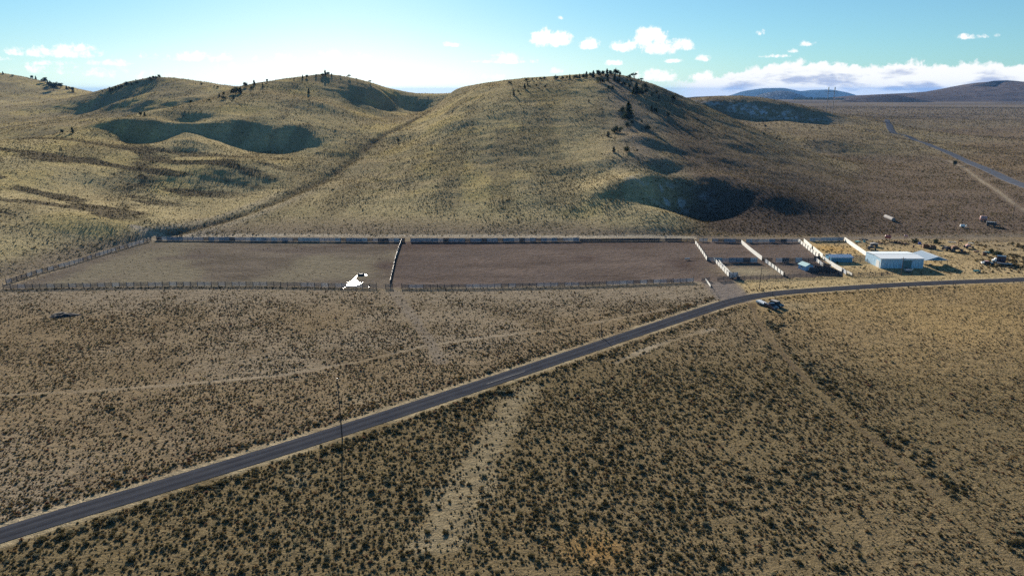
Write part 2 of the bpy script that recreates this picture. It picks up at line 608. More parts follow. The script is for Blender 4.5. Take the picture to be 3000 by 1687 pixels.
def resample(pts, step):
    """Catmull-Rom through the points, then even steps"""
    P = [np.array(p, float) for p in pts]
    P = [2 * P[0] - P[1]] + P + [2 * P[-1] - P[-2]]
    out = []
    for i in range(1, len(P) - 2):
        L = np.linalg.norm(P[i + 1] - P[i])
        n = max(2, int(L / step))
        for k in range(n):
            t = k / n
            a, b, c, d = P[i - 1], P[i], P[i + 1], P[i + 2]
            out.append(0.5 * ((2 * b) + (c - a) * t + (2 * a - 5 * b + 4 * c - d) * t * t + (3 * b - a - 3 * c + d) * t ** 3))
    out.append(P[-2])
    return np.array(out)


ROAD_P = resample(ROAD, 3.0)
ROAD_S = [tuple(p) for p in ROAD_P[::3]]


def gpz(px, py):
    h = hit(px, py, 150, 2600)
    return (float(h[0]), float(h[1]))


FAR_ROAD = [(330, 430)] + [gpz(*q) for q in ((3000, 545), (2900, 502), (2800, 458), (2720, 424), (2655, 398), (2610, 381))] + [(700, 1400)]
FAR_ROAD_P = resample(FAR_ROAD, 6.0)
FAR_TRACK = [gpz(*q) for q in ((2780, 470), (2830, 495), (2900, 545), (2960, 590), (3010, 622))] + [(300, 375)]
# two-rut tracks on the brush plain
TRACK_A = [gp(*q) for q in ((-200, 1166), (0, 1157), (250, 1146), (500, 1128), (800, 1102), (1050, 1060), (1250, 1012), (1450, 985), (1650, 962), (1850, 925), (1960, 905))]
TRACK_B = [gp(*q) for q in ((2204, 890), (2215, 930), (2250, 985), (2330, 1080), (2450, 1200), (2600, 1320), (2750, 1455), (2900, 1590), (3050, 1720))]
PALE = [gp(*q) for q in ((1570, 1130), (1505, 1185), (1470, 1250), (1420, 1330), (1380, 1420), (1320, 1500), (1280, 1570))]
DRAW = [gpz(*q) for q in ((428, 432), (420, 480), (405, 530), (390, 590), (360, 640))]
TRACK_C = [gp(*q) for q in ((1150, 850), (1180, 890), (1210, 930), (1260, 1000), (1290, 1060))]
PATH_D = [gp(*q) for q in ((1800, 1065), (1900, 1020), (2010, 985), (2090, 965))]
DRIVE = [gp(*q) for q in ((2085, 800), (2110, 830), (2130, 850), (2150, 872))]
FENCE_TRACK = [gp(*q) for q in ((400, 694), (700, 692), (1000, 693), (1400, 694), (1800, 696), (2060, 698), (2300, 700), (2600, 696), (3000, 690))]
CORRAL = [gp(*q) for q in ((10, 846), (250, 842), (500, 838), (950, 841), (1103, 844), (2031, 826), (2100, 824), (2480, 808), (2400, 755), (2340, 706), (1187, 708), (462, 704), (444, 704))]
YARD = [gp(*q) for q in ((2480, 812), (2700, 806), (3000, 800), (3000, 712), (2700, 700), (2370, 706), (2400, 755))]


def in_poly(x, y, poly):
    ins = np.zeros(np.shape(x), bool)
    n = len(poly)
    for i in range(n):
        x0, y0 = poly[i]
        x1, y1 = poly[(i + 1) % n]
        c = ((y0 > y) != (y1 > y)) & (x < (x1 - x0) * (y - y0) / (y1 - y0 + 1e-12) + x0)
        ins ^= c
    return ins


def blob(x, y, px, py, rx, ry, z=None):
    c = gp(px, py) if z is None else gpz(px, py)
    return np.exp(-(((x - c[0]) / rx) ** 2 + ((y - c[1]) / ry) ** 2))


def lerp(a, b, t):
    return a + (b - a) * t[:, None]


def right_flank(x, y):
    """1 right of the spur: browner country, slope shade mixed into its colour"""
    return smooth(-4, 26, x - 87 - (y - 400) * 0.07) * smooth(332, 350, y)


def ledges(x, y, z):
    """1 on the dark lichened rock ledges and in the steep draw on the left hill"""
    L_ = smooth(0.57, 0.66, fbm(x * 0.30, y, 13, 3, 151)) * smooth(-120, -185, x) * smooth(560, 470, y) * smooth(4, 9, z)
    dr = seg_dist(x, y, DRAW)
    return np.clip(L_ + np.exp(-(dr / 7) ** 2) * smooth(.35, .6, fbm(x, y, 9, 2, 157)) * .9, 0, 1)


def ground_colour(x, y, z, slope):
    """what grows or lies on the ground: albedo, some slope shade painted in"""
    n1, n2, n3 = fbm(x, y, 45, 4, 21), fbm(x, y, 11, 3, 31), fbm(x, y, 140, 3, 41)
    C = np.empty((len(x), 3))
    plain = np.array([0.190, 0.146, 0.092])
    bare = np.array([0.222, 0.186, 0.140])
    gold = np.array([0.30, 0.215, 0.105])
    hill = np.array([0.39, 0.32, 0.18])
    hill2 = np.array([0.305, 0.25, 0.15])
    soil = np.array([0.112, 0.089, 0.077])
    C[:] = plain
    C = lerp(C, bare, smooth(0.45, 0.7, n1) * 0.6)
    C = lerp(C, plain * 0.75, smooth(0.5, 0.7, n2) * 0.5)
    # short pale turf just outside the near fence, darker brush plain towards the camera
    C = lerp(C, bare * 0.95, smooth(205, 240, y) * (x < 75) * 0.7)
    near_side = (x > np.interp(y, ROAD_P[:, 1], ROAD_P[:, 0])) & (y < 235)
    C = lerp(C, np.array([0.128, 0.100, 0.052]), near_side * smooth(215, 150, y) * (.55 + .4 * n1))
    # golden grass right of the road and round the buildings
    right = smooth(0, 8, (x - np.interp(y, ROAD_P[:, 1], ROAD_P[:, 0]))) * smooth(60, 95, x + (y - 200) * 0.35)
    C = lerp(C, gold * 0.92, right * smooth(130, 200, y) * (0.45 + 0.5 * smooth(0.35, 0.65, n1)))
    hl = smooth(1.0, 5.0, z) * smooth(300, 345, y + (x < -150) * 80)
    hc = lerp(np.tile(hill, (len(x), 1)), hill2, smooth(0.42, 0.62, n3))
    hc = lerp(hc, hill * np.array([0.8, 0.82, 0.8]), smooth(0.5, 0.68, n2) * 0.6)
    hc = lerp(hc, np.array([0.45, 0.355, 0.15]), smooth(0.52, 0.7, n1) * 0.5)
    C = C * (1 - hl[:, None]) + hc * hl[:, None]
    # runnels straight down the slopes, ledges of dark rock low on the left
    st = fbm(x, y * 0.16, 15, 3, 141)
    C = lerp(C, hill2 * 0.72, hl * smooth(0.52, 0.68, st) * 0.55)
    C = lerp(C, np.array([0.085, 0.072, 0.055]), ledges(x, y, z) * .8)
    # scrubby brown country right of the spur and far plain, slope shade painted in
    rp = right_flank(x, y)
    C = lerp(C, np.array([0.122, 0.094, 0.076]), rp * (0.92 - .35 * smooth(520, 800, y + x * .4)))  # slope turned from the sun: its dimness is put into this brown
    C = lerp(C, np.array([0.070, 0.057, 0.048]), rp * smooth(17, 8, z) * smooth(335, 350, y) * smooth(480, 440, y) * smooth(250, 130, x) * .85)  # dark brush of the hollow, with its shadow painted in
    C = lerp(C, np.array([0.15, 0.122, 0.088]) , smooth(1100, 1700, y) * smooth(200, 600, x) * 0.9)
    C = lerp(C, np.array([0.085, 0.072, 0.060]), smooth(1000, 1500, y) * smooth(0.48, 0.62, fbm(x * 0.35, y, 260, 4, 131)) * 0.8)
    # stony dark pavement below scarps and along the gully
    g = seg_dist(x, y, GUL_W)
    C = lerp(C, np.array([0.10, 0.085, 0.06]), np.exp(-(g / 5.0) ** 2) * 0.75 * smooth(0.3, 0.6, n2 + 0.15))
    C = lerp(C, np.array([0.36, 0.31, 0.24]), np.exp(-((g - 8) / 4.0) ** 2) * 0.5 * smooth(470, 380, y))
    # rubbly grey-brown crest of the spur
    sp = seg_dist(x, y, [at_depth(*q)[:2] for q in ((1800, 230, 770), (1850, 330, 606), (1875, 400, 518), (1895, 465, 458))])
    C = lerp(C, np.array([0.20, 0.165, 0.14]), np.exp(-(sp / 22) ** 2) * 0.8)
    # verge of pale dust beside the corral's back fence
    t = seg_dist(x, y, FENCE_TRACK)
    C = lerp(C, np.array([0.36, 0.31, 0.24]), smooth(3.4, 1.6, t) * (x < 85))
    C = lerp(C, np.array([0.15, 0.13, 0.11]), smooth(5, 2, t) * (x > 85) * 0.7)
    # trodden soil of the pens
    cor = in_poly(x, y, CORRAL)
    west = x < np.interp(y, [246, 325], [-42.9, -50.2])
    turf = np.array([0.122, 0.103, 0.083])
    cs = np.where(west[:, None], turf, soil)
    cs = cs * (0.66 + 0.72 * fbm(x * 0.35, y, 5, 3, 57))[:, None]
    cs = lerp(cs, np.array([0.175, 0.155, 0.112]), smooth(0.5, 0.68, n1) * west * 0.75)
    cs = lerp(cs, np.array([0.10, 0.082, 0.074]), smooth(0.56, 0.72, fbm(x, y * 2.2, 30, 3, 55)) * 0.55)
    for (px, py, rx, ry, a) in ((1130, 780, 5, 9, .8), (1190, 722, 9, 6, .7), (1300, 720, 16, 5, .7), (1000, 722, 10, 4, .5), (1715, 756, 6, 5, .8), (2005, 778, 5, 7, .9), (2000, 765, 5, 2, .6), (1450, 708, 60, 5, .6), (1850, 715, 30, 7, .55)):
        cs = lerp(cs, np.array([0.075, 0.056, 0.050]), blob(x, y, px, py, rx, ry) * a)
    cs = lerp(cs, np.array([0.30, 0.26, 0.17]), blob(x, y, 2200, 795, 11, 8) * 0.7)
    C = np.where(cor[:, None], cs, C)
    yd = in_poly(x, y, YARD)
    ys = np.tile(np.array([0.34, 0.26, 0.145]), (len(x), 1)) * (0.7 + 0.6 * n2)[:, None]
    ys = lerp(ys, np.array([0.40, 0.25, 0.09]), blob(x, y, 2430, 728, 9, 9) * 0.8)
    ys = lerp(ys, np.array([0.20, 0.16, 0.11]), smooth(0.5, 0.65, n1) * 0.6)
    C = np.where(yd[:, None], ys, C)
    # straw verge between the pens and the road
    rd = seg_dist(x, y, ROAD_S)
    north = y > np.interp(x, ROAD_P[:, 0], ROAD_P[:, 1])
    C = lerp(C, np.array([0.40, 0.31, 0.165]) * 1.0, (north & (x > 76) & ~cor & ~yd) * smooth(26, 14, rd) * (0.45 + 0.55 * n2))
    # wheel tracks
    for tr, w, a, colr in ((TRACK_A, .65, .48, (.27, .225, .165)), (TRACK_B, .75, .75, (.088, .066, .045)), (TRACK_C, 1.6, .5, (.16, .14, .12)), (PATH_D, 1.1, .75, (.33, .28, .21)),
                           (FAR_TRACK, 1.3, .6, (.28, .24, .18))):
        d = seg_dist(x, y, tr)
        C = lerp(C, np.array(colr), smooth(w * 1.5, w * 0.6, d + (n2 - 0.5) * 2.0) * a * smooth(.2, .5, n1))
    # bare pale patches among the brush, rut beside the road, gravel shoulder
    pl = seg_dist(x, y, PALE)
    C = lerp(C, np.array([0.25, 0.21, 0.14]), smooth(5.5, 1.5, pl + (n2 - .5) * 9) * .5)
    for (px, py, rx, ry, a) in ((1240, 1600, 3, 2.5, .5), (870, 1405, 2, 3, .6), (1060, 1170, 5, 3, .6), (2330, 895, 10, 8, .5)):
        C = lerp(C, np.array([0.25, 0.21, 0.14]), blob(x, y, px, py, rx, ry) * a * smooth(0.3, 0.6, n2 + .1))
    C = lerp(C, np.array([0.34, 0.18, 0.05]), blob(x, y, 1750, 1610, 5, 4) * 0.4)
    side = np.where(north, 1.0, 1.0)
    C = lerp(C, np.array([0.42, 0.35, 0.23]) * 0.92, smooth(4.6, 3.2, rd) * smooth(0.3, 0.6, n2 + 0.1) * side * (y < 300) * 0.55)
    dr = seg_dist(x, y, DRIVE)
    C = lerp(C, np.array([0.155, 0.135, 0.125]), smooth(7.5, 4.5, dr) * (~cor) * 0.9)
    # hollow with last snow in the shade
    for (px, py, rx, ry, a) in ((1935, 575, 18, 9, .35), (2000, 580, 16, 7, .18), (2180, 322, 80, 14, .4), (2270, 336, 70, 14, .4)):
        C = lerp(C, np.array([0.62, 0.66, 0.74]), blob(x, y, px, py, rx, ry, 1) * a * smooth(0.5, 0.66, fbm(x, y, 4, 2, 77)))
    return np.clip(C, 0.01, 0.9)


# ------------------------------------------------------------------ ground: one sheet to the horizon
def build_ground():
    ys = np.concatenate([-np.geomspace(3000, 30, 18), np.linspace(0, 70, 12)[:-1],
                         1 / np.linspace(1 / 70, 1 / 336, 520),
                         np.geomspace(336, 1150, 470)[1:], np.geomspace(1150, 2600, 130)[1:], np.geomspace(2600, 28000, 24)[1:]])
    t = np.concatenate([-np.geomspace(6.0, 0.86, 30)[:-1], np.linspace(-0.84, 0.84, 1050), np.geomspace(0.86, 6.0, 30)[1:]])
    sx = np.where(ys >= 0, ys + 22, 22 + np.abs(ys) * 1.0)
    X = t[None, :] * sx[:, None]
    X = 26000 * np.tanh(X / 26000)
    Y = np.repeat(ys[:, None], len(t), 1)
    Z = height(X, Y)
    ny, nx = X.shape
    gx = np.hypot(np.gradient(Z, axis=0) / np.gradient(Y, axis=0), np.gradient(Z, axis=1) / np.gradient(X, axis=1))
    C = np.empty((ny * nx, 3), np.float32)
    xf, yf, zf, sf = X.ravel(), Y.ravel(), Z.ravel(), gx.ravel()
    for i in range(0, len(xf), 100000):
        s = slice(i, i + 100000)
        C[s] = ground_colour(xf[s], yf[s], zf[s], sf[s])
    idx = np.arange(ny * nx).reshape(ny, nx)
    Fc = np.stack([idx[:-1, :-1], idx[:-1, 1:], idx[1:, 1:], idx[1:, :-1]], -1).reshape(-1, 4)
    m, T = new_mat('dry_grass_ground')
    a = T.n('ShaderNodeVertexColor', layer_name='tint')
    g = T.n('ShaderNodeNewGeometry')
    n1 = T.noise(g.outputs['Position'], 2.4, 4.0, 0.65)
    n2 = T.noise(g.outputs['Position'], 0.45, 4.0, 0.6)
    f = T.m('ADD', T.m('MULTIPLY', T.m('SUBTRACT', n1.outputs[0], 0.5), 1.5), T.m('MULTIPLY', T.m('SUBTRACT', n2.outputs[0], 0.5), 0.9))
    f = T.m('ADD', f, 1.0)
    f = T.m('MAXIMUM', f, 0.35)
    comb = T.n('ShaderNodeCombineXYZ', ins={0: f, 1: f, 2: f})
    c = T.mix(1.0, a.outputs[0], comb.outputs[0], 'MULTIPLY')
    bsum = T.m('ADD', n1.outputs[0], T.m('MULTIPLY', n2.outputs[0], 2.0))
    b = T.n('ShaderNodeBump', ins={'Strength': 0.9, 'Distance': 0.26, 'Height': bsum})
    d = T.n('ShaderNodeBsdfDiffuse', ins={0: c, 1: 0.0, 2: b.outputs[0]})
    m.cycles.use_bump_map_correction = False
    T.n('ShaderNodeOutputMaterial', ins={0: d.outputs[0]})
    o = mesh_from_np('ground', np.stack([xf, yf, zf], 1), Fc, m, smooth_shade=True, attrs={'tint': C})
    tag(o, 'dry grass plain running up into bare grassy hills', kind='structure')
    return o


ground = build_ground()

# ------------------------------------------------------------------ far hills, each a solid ridge at its own distance
def ridge(name, prof, D, depth, col, label, seed, base=-60.0, snow=0.0, extra=(1.0, 1.0)):
    """a rounded ridge: crest heights along x, falling away in front and behind"""
    P = np.array([at_depth(px, py, D) for px, py in prof])
    n, mrow = 160, 44
    xs = np.linspace(P[0, 0], P[-1, 0], n)
    zs = np.interp(xs, P[:, 0], P[:, 2])
    ker = np.hanning(9) ** 3 / (np.hanning(9) ** 3).sum()
    zs = np.convolve(np.pad(zs, 4, mode='edge'), ker, 'valid')
    v = np.linspace(-1, 1, mrow)
    X = np.repeat(xs[:, None], mrow, 1)
    Y = D + v[None, :] * depth * np.ones((n, 1))
    fall = np.cos(v * math.pi / 2) ** 1.2
    Z = base + (zs[:, None] - base) * fall[None, :]
    amp = (zs.max() - base) * 0.16
    Z = Z + (fbm(X, Y, depth * 0.5, 4, seed) - 0.5) * amp * (1 - fall[None, :] ** 4)
    idx = np.arange(n * mrow).reshape(n, mrow)
    Fc = np.stack([idx[:-1, :-1], idx[1:, :-1], idx[1:, 1:], idx[:-1, 1:]], -1).reshape(-1, 4)
    m, T = new_mat(name + '_brush')
    g = T.n('ShaderNodeNewGeometry')
    n1 = T.noise(g.outputs['Position'], 0.012 * 1500 / depth, 6.0, 0.65)
    n2 = T.noise(g.outputs['Position'], 0.05, 4.0, 0.7)
    c = T.mix(T.ramp(n1.outputs[0], 0.38, 0.62), tuple(k * 0.62 for k in col) + (1,), tuple(k * 1.2 for k in col) + (1,))
    c = T.mix(T.m('MULTIPLY', T.ramp(n2.outputs[0], 0.5, 0.62), 0.55), c, tuple(k * 0.35 for k in col) + (1,))
    if snow:
        c = T.mix(T.m('MULTIPLY', T.ramp(n2.outputs[0], 0.56, 0.6), snow), c, (0.6, 0.63, 0.68, 1))
    d = T.n('ShaderNodeBsdfDiffuse', ins={0: c})
    T.n('ShaderNodeOutputMaterial', ins={0: d.outputs[0]})
    o = mesh_from_np(name, np.stack([X.ravel(), Y.ravel(), Z.ravel()], 1), Fc, m, smooth_shade=True)
    return tag(o, label, kind='structure')


ridge('mountain', [(2090, 296), (2150, 280), (2190, 266), (2240, 259), (2290, 258), (2330, 266), (2350, 268), (2380, 264), (2430, 263), (2460, 269), (2490, 284), (2520, 297)], 15000, 2200, (0.06, 0.08, 0.07), 'distant blue mountain with a long rounded double top', 3, -420)
ridge('cone_hill', [(2170, 296), (2215, 284), (2250, 272), (2285, 266), (2310, 268), (2340, 279), (2375, 290), (2400, 297)], 8200, 700, (0.07, 0.075, 0.07), 'dark cone shaped hill flecked with snow before the blue mountain', 5, -120, 0.5)
ridge('low_hill', [(1960, 292), (2040, 284), (2110, 281), (2170, 285), (2260, 291), (2330, 298)], 5600, 500, (0.10, 0.085, 0.075), 'long low dark hill at the foot of the mountain', 8, -20)
ridge('brown_hill', [(2440, 300), (2500, 288), (2560, 279), (2640, 275), (2720, 271), (2800, 264), (2860, 252), (2893, 244), (2906, 240), (2950, 238), (2972, 241), (3000, 242), (3100, 236), (3250, 250), (3400, 270)], 4700, 1050, (0.105, 0.082, 0.068), 'broad brown hill with a flat dark rim on the right skyline', 11, -15)
ridge('rimrock', [(2870, 254), (2888, 247), (2900, 240), (2915, 237), (2950, 236), (2980, 238), (2992, 243), (3005, 250)], 4640, 120, (0.032, 0.030, 0.030), 'flat dark rim of rock capping the brown hill', 13, 95)
ridge('low_hill', [(2490, 296), (2540, 284), (2575, 280), (2600, 278), (2622, 279), (2650, 285), (2700, 296)], 3900, 300, (0.075, 0.062, 0.055), 'low dark rocky swell in front of the brown hill', 17, -5)

# ------------------------------------------------------------------ roads
def road_sheet(name, P, width, mat, label, lift=0.05, crown=0.05, kerbless=True):
    P = np.asarray(P)
    d = np.gradient(P, axis=0)
    d /= np.linalg.norm(d, axis=1)[:, None]
    nrm = np.stack([-d[:, 1], d[:, 0]], 1)
    offs = np.array([-0.5, -0.5, -0.25, 0, 0.25, 0.5, 0.5]) * width
    drop = np.array([-0.3, 0, .6, 1.0, .6, 0, -0.3])
    V, UV = [], []
    cum = np.concatenate([[0], np.cumsum(np.linalg.norm(np.diff(P, axis=0), axis=1))])
    for o, k in zip(offs, drop):
        q = P + nrm * o
        z = height(q[:, 0], q[:, 1]) + lift + crown * k
        if k < 0:
            z = z - lift
        V.append(np.stack([q[:, 0], q[:, 1], z], 1))
    n, k = len(P), len(offs)
    V = np.stack(V, 1).reshape(-1, 3)
    idx = np.arange(n * k).reshape(n, k)
    Fc = np.stack([idx[:-1, :-1], idx[1:, :-1], idx[1:, 1:], idx[:-1, 1:]], -1).reshape(-1, 4)[:, ::-1]
    # lateral position across the lane and distance along it, for wheel paths
    lat = np.tile(offs / width + 0.5, n)
    along = np.repeat(cum, k) / 100
    o = mesh_from_np(name, V, Fc, mat, smooth_shade=False, attrs={'lane': np.stack([lat, along, np.zeros_like(lat)], 1)})
    return tag(o, label, kind='structure')


m_asph, T = new_mat('worn_asphalt')
ln = T.n('ShaderNodeVertexColor', layer_name='lane')
sp_ = T.n('ShaderNodeSeparateColor', ins={0: ln.outputs[0]})
g = T.n('ShaderNodeNewGeometry')
n1 = T.noise(g.outputs['Position'], 6.0, 3.0, 0.7)
n2 = T.noise(g.outputs['Position'], 0.25, 3.0, 0.6)
w = T.m('SINE', T.m('MULTIPLY', sp_.outputs[0], 6.2832 * 2.5))
cv = T.n('ShaderNodeCombineXYZ', ins={0: T.m('MULTIPLY', sp_.outputs[0], 26.0), 1: T.m('MULTIPLY', sp_.outputs[1], 5.0), 2: 0.0})
n3 = T.noise(cv.outputs[0], 1.0, 4.0, 0.6)
f = T.m('ADD', T.m('MULTIPLY', w, 0.18), T.m('ADD', T.m('MULTIPLY', n3.outputs[0], 1.0), T.m('MULTIPLY', n1.outputs[0], 0.35)))
f = T.m('ADD', f, T.m('MULTIPLY', T.m('SUBTRACT', n2.outputs[0], 0.5), 0.6))
c = T.mix(T.ramp(f, 0.15, 1.2), (0.026, 0.028, 0.036, 1), (0.062, 0.065, 0.076, 1))
p = T.n('ShaderNodeBsdfPrincipled', ins={'Base Color': c, 'Roughness': 0.9})
p.inputs['Specular IOR Level'].default_value = 0.0
T.n('ShaderNodeOutputMaterial', ins={0: p.outputs[0]})
road_sheet('road', ROAD_P, 5.0, m_asph, 'narrow dark asphalt road crossing the brush plain')
m_pale = plain_mat('weathered_grey_asphalt', (0.085, 0.094, 0.115), 0.9, 0.2, 0.3, spec=0.0)
road_sheet('road', FAR_ROAD_P, 8.5, m_pale, 'distant grey road climbing over the right hand plain', lift=0.35)
m_line = plain_mat('faded_road_paint', (0.26, 0.26, 0.25), 0.8, 0.35, 3.0)
k0 = int(np.argmin(np.hypot(ROAD_P[:, 0] + 5.5, ROAD_P[:, 1] - 160)))
seg = ROAD_P[k0:k0 + 5]
dn = np.gradient(seg, axis=0)
dn /= np.linalg.norm(dn, axis=1)[:, None]
nn = np.stack([-dn[:, 1], dn[:, 0]], 1)
mb = MB()
for i in range(len(seg) - 1):
    q = [seg[i] + nn[i] * -0.62, seg[i + 1] + nn[i + 1] * -0.62, seg[i + 1] + nn[i + 1] * -0.55, seg[i] + nn[i] * -0.55]
    mb.add([(a[0], a[1], float(height(a[0], a[1])) + 0.096) for a in q], [(3, 2, 1, 0)])
tag(mb.build('road_marking', m_line), 'faded pale strip of paint along the middle of the road', kind='structure')

# ------------------------------------------------------------------ fences
M_WOOD = plain_mat('weathered_dark_board', (0.058, 0.062, 0.074), 0.85, 0.35, 2.2, streak=(0.4, 0.4, 5.0))
M_POST = plain_mat('old_dark_post', (0.048, 0.046, 0.048), 0.9, 0.3, 3.0)
M_PALE = plain_mat('silvered_board', (0.33, 0.36, 0.40), 0.8, 0.25, 2.2, streak=(0.4, 0.4, 5.0))
M_BLUE = plain_mat('blue_grey_board', (0.17, 0.21, 0.27), 0.8, 0.3, 2.2, streak=(0.4, 0.4, 5.0))
M_WHITE = plain_mat('white_painted_board', (0.80, 0.79, 0.74), 0.55, 0.12, 2.0, streak=(0.5, 0.5, 4.0))
M_BROWN = plain_mat('raw_brown_board', (0.13, 0.085, 0.055), 0.85, 0.35, 2.2)
frng = random.Random(3)


def fence(label, line, h=1.55, bay=2.44, rails=5, palette=(M_WOOD,), solid=0.0, gaps=0.35, post=0.15, post_up=0.12, cat='fence', name='board_fence',
          group='corral fences', weights=None, postmat=None, single=False):
    """posts every bay, board panels between; each post and each panel a part"""
    P = [np.array(p[:2], float) for p in line]
    L = [np.linalg.norm(b - a) for a, b in zip(P[:-1], P[1:])]
    tot = sum(L)
    nb = max(1, int(round(tot / bay)))
    cum = np.concatenate([[0], np.cumsum(L)])
    pts = []
    for i in range(nb + 1):
        s = tot * i / nb
        j = min(int(np.searchsorted(cum, s, 'right')) - 1, len(L) - 1)
        q = P[j] + (P[j + 1] - P[j]) * ((s - cum[j]) / L[j])
        pts.append(Vector((q[0], q[1], float(height(q[0], q[1])))))
    mid = pts[len(pts) // 2]
    root = empty(name, mid, 0, label, cat, group)
    inv = Matrix.Translation(-mid)
    for i, p in enumerate(pts):
        hh = h + post_up + frng.uniform(-0.05, 0.08) + (0.35 if i in (0, len(pts) - 1) and nb > 6 else 0)
        b = MB()
        lean = Vector((frng.uniform(-.02, .02), frng.uniform(-.02, .02), 0))
        b.tube([inv @ (p - Vector((0, 0, 0.3))), inv @ (p + lean + Vector((0, 0, hh)))], [post * 0.55, post * 0.5], 6)
        b.build('post', postmat or M_POST, root)
    for a, c in zip(pts[:-1], pts[1:]):
        d = (c - a).normalized()
        s = Vector((d.y, -d.x, 0)) * 0.09
        m = frng.choices(palette, weights)[0] if weights else frng.choice(palette)
        b = MB()
        if frng.random() < solid:
            n = 6
            bh, step, z0 = h / n * 0.985, h / n, 0.06
        else:
            n = rails
            step = (h - 0.18) / n
            bh, z0 = step * (1 - gaps), 0.18
        for k in range(n):
            z = z0 + step * k + bh / 2
            if single and k not in (0, n - 1):
                pass
            j = Vector((0, 0, z + frng.uniform(-0.015, 0.015)))
            b.bar(inv @ (a + s + j - d * 0.04), inv @ (c + s + j + d * 0.04 + Vector((0, 0, frng.uniform(-.02, .02)))), 0.04, bh)
        b.build('board_panel', m, root)
    return root


def L(*q):
    return [gp(*p) for p in q]


fence('long dark rail fence along the near edge of the left pen', L((10, 846), (250, 842), (500, 838), (800, 838), (950, 841), (1103, 844)), 1.6, 2.44, 5, (M_WOOD, M_BLUE, M_PALE), weights=(6, 4, .8), gaps=0.46, post=.2)
fence('slanting rail fence closing the left end of the big pen', L((19, 832), (110, 802), (213, 775), (330, 738), (443, 706)), 1.6, 2.44, 5, (M_WOOD, M_BLUE, M_PALE), weights=(1.5, 3, 3), gaps=0.36, post=.2)
fence('long blue grey board fence at the back of the left pen below the grassy hill', L((459, 704), (600, 705), (800, 707), (1000, 708), (1186, 709)), 1.7, 2.44, 5, (M_BLUE, M_PALE, M_WOOD), solid=0.55, weights=(5, 2, 2), gaps=0.15)
fence('blue grey board fence behind the middle pen from the gap to the dark planks', L((1203, 709), (1400, 709), (1696, 707)), 1.7, 2.44, 5, (M_BLUE, M_PALE, M_WOOD), solid=0.7, weights=(5, 2, 2), gaps=0.15)
fence('low dark plank fence behind the right half of the middle pen', L((1698, 707), (1850, 706), (2012, 706)), 1.15, 2.44, 4, (M_WOOD, M_BROWN), solid=0.9, weights=(4, 1), post_up=0.4)
fence('grey board fence dividing the left pen from the middle pen', L((1177, 709), (1160, 760), (1143, 838)), 1.5, 2.44, 5, (M_WHITE, M_PALE), solid=0.6, weights=(3, 1), gaps=0.1)
fence('short dark rail stub between the two front gateways', L((1129, 844), (1151, 844)), 1.6, 2.44, 5, (M_WOOD,), gaps=0.4)
fence('long dark rail fence along the near edge of the middle pen', L((1177, 845), (1400, 844), (1700, 838), (1900, 831), (2031, 826)), 1.5, 2.44, 4, (M_WOOD, M_BLUE, M_PALE), weights=(4, 5, 1.2), gaps=0.36, post=.2)
fence('short dark rail stub beside the entrance with white boards', L((2056, 825), (2078, 823)), 1.4, 2.2, 4, (M_WOOD,), gaps=0.4)
fence('low white painted wing fence leading out from the entrance', L((2067, 822), (2082, 842)), 1.0, 2.0, 3, (M_WHITE,), gaps=0.15)
fence('white panelled fence at the right end of the middle pen', L((2037, 714), (2054, 738), (2072, 765)), 1.6, 5.2, 5, (M_WHITE,), gaps=0.08, post=0.5, post_up=0.05)
fence('pale patched fence crossing the pens behind the square pen', L((2094, 769), (2218, 769)), 1.9, 2.6, 5, (M_PALE, M_WOOD, M_BLUE), weights=(3, 2, 2), solid=0.4, gaps=0.3)
fence('pale fence stub joining the white panelled fence to the alley', L((2073, 765), (2092, 766)), 1.7, 2.4, 4, (M_BLUE,), gaps=0.3)
fence('outer white fence of the narrow alley beside the square pen', L((2091, 764), (2113, 788), (2136, 813)), 1.6, 4.0, 5, (M_WHITE,), gaps=0.12, post=0.4, post_up=0.05)
fence('inner white fence of the narrow alley beside the square pen', L((2100, 766), (2120, 787), (2143, 810)), 1.6, 4.0, 5, (M_WHITE, M_PALE), gaps=0.3, post=0.14)
fence('dark rail fence between the entrance and the loading chute', L((2102, 824), (2138, 820)), 1.6, 2.4, 5, (M_WOOD,), gaps=0.4)
fence('dark three rail fence in front of the small pens by the road', L((2162, 820), (2300, 815), (2400, 811), (2452, 810)), 1.5, 2.44, 3, (M_WOOD,), gaps=0.62)
fence('solid white fence between the two upper pens', L((2172, 714), (2200, 738), (2232, 763)), 1.7, 3.2, 5, (M_WHITE,), solid=1.0, post=0.1, post_up=0.0)
fence('white panelled fence between the two lower pens', L((2241, 769), (2268, 788), (2296, 810)), 1.6, 4.0, 5, (M_WHITE, M_PALE), weights=(3, 1), gaps=0.12, post=0.5, post_up=0.05)
fence('patched fence crossing the pens behind the small blue shed', L((2272, 769), (2387, 769)), 1.9, 2.6, 5, (M_PALE, M_WOOD, M_BROWN), weights=(4, 2, 1), solid=0.4, gaps=0.3)
fence('short brown gate panel between the crossing fences', L((2233, 766), (2262, 767)), 1.6, 2.4, 4, (M_BROWN, M_WOOD), gaps=0.3, cat='gate', name='gate_fence')
fence('white panelled fence on the right of the upper pens', L((2339, 709), (2368, 733), (2398, 757)), 1.6, 4.2, 5, (M_WHITE,), gaps=0.1, post=0.55, post_up=0.05)
fence('upper solid white fence of the long alley above the blue shed', L((2355, 710), (2378, 730)), 1.7, 3.0, 5, (M_WHITE,), solid=1.0, post=0.1, post_up=0)
fence('second solid white fence of the long alley beside the blue shed', L((2382, 733), (2410, 756)), 1.7, 3.0, 5, (M_WHITE,), solid=1.0, post=0.1, post_up=0)
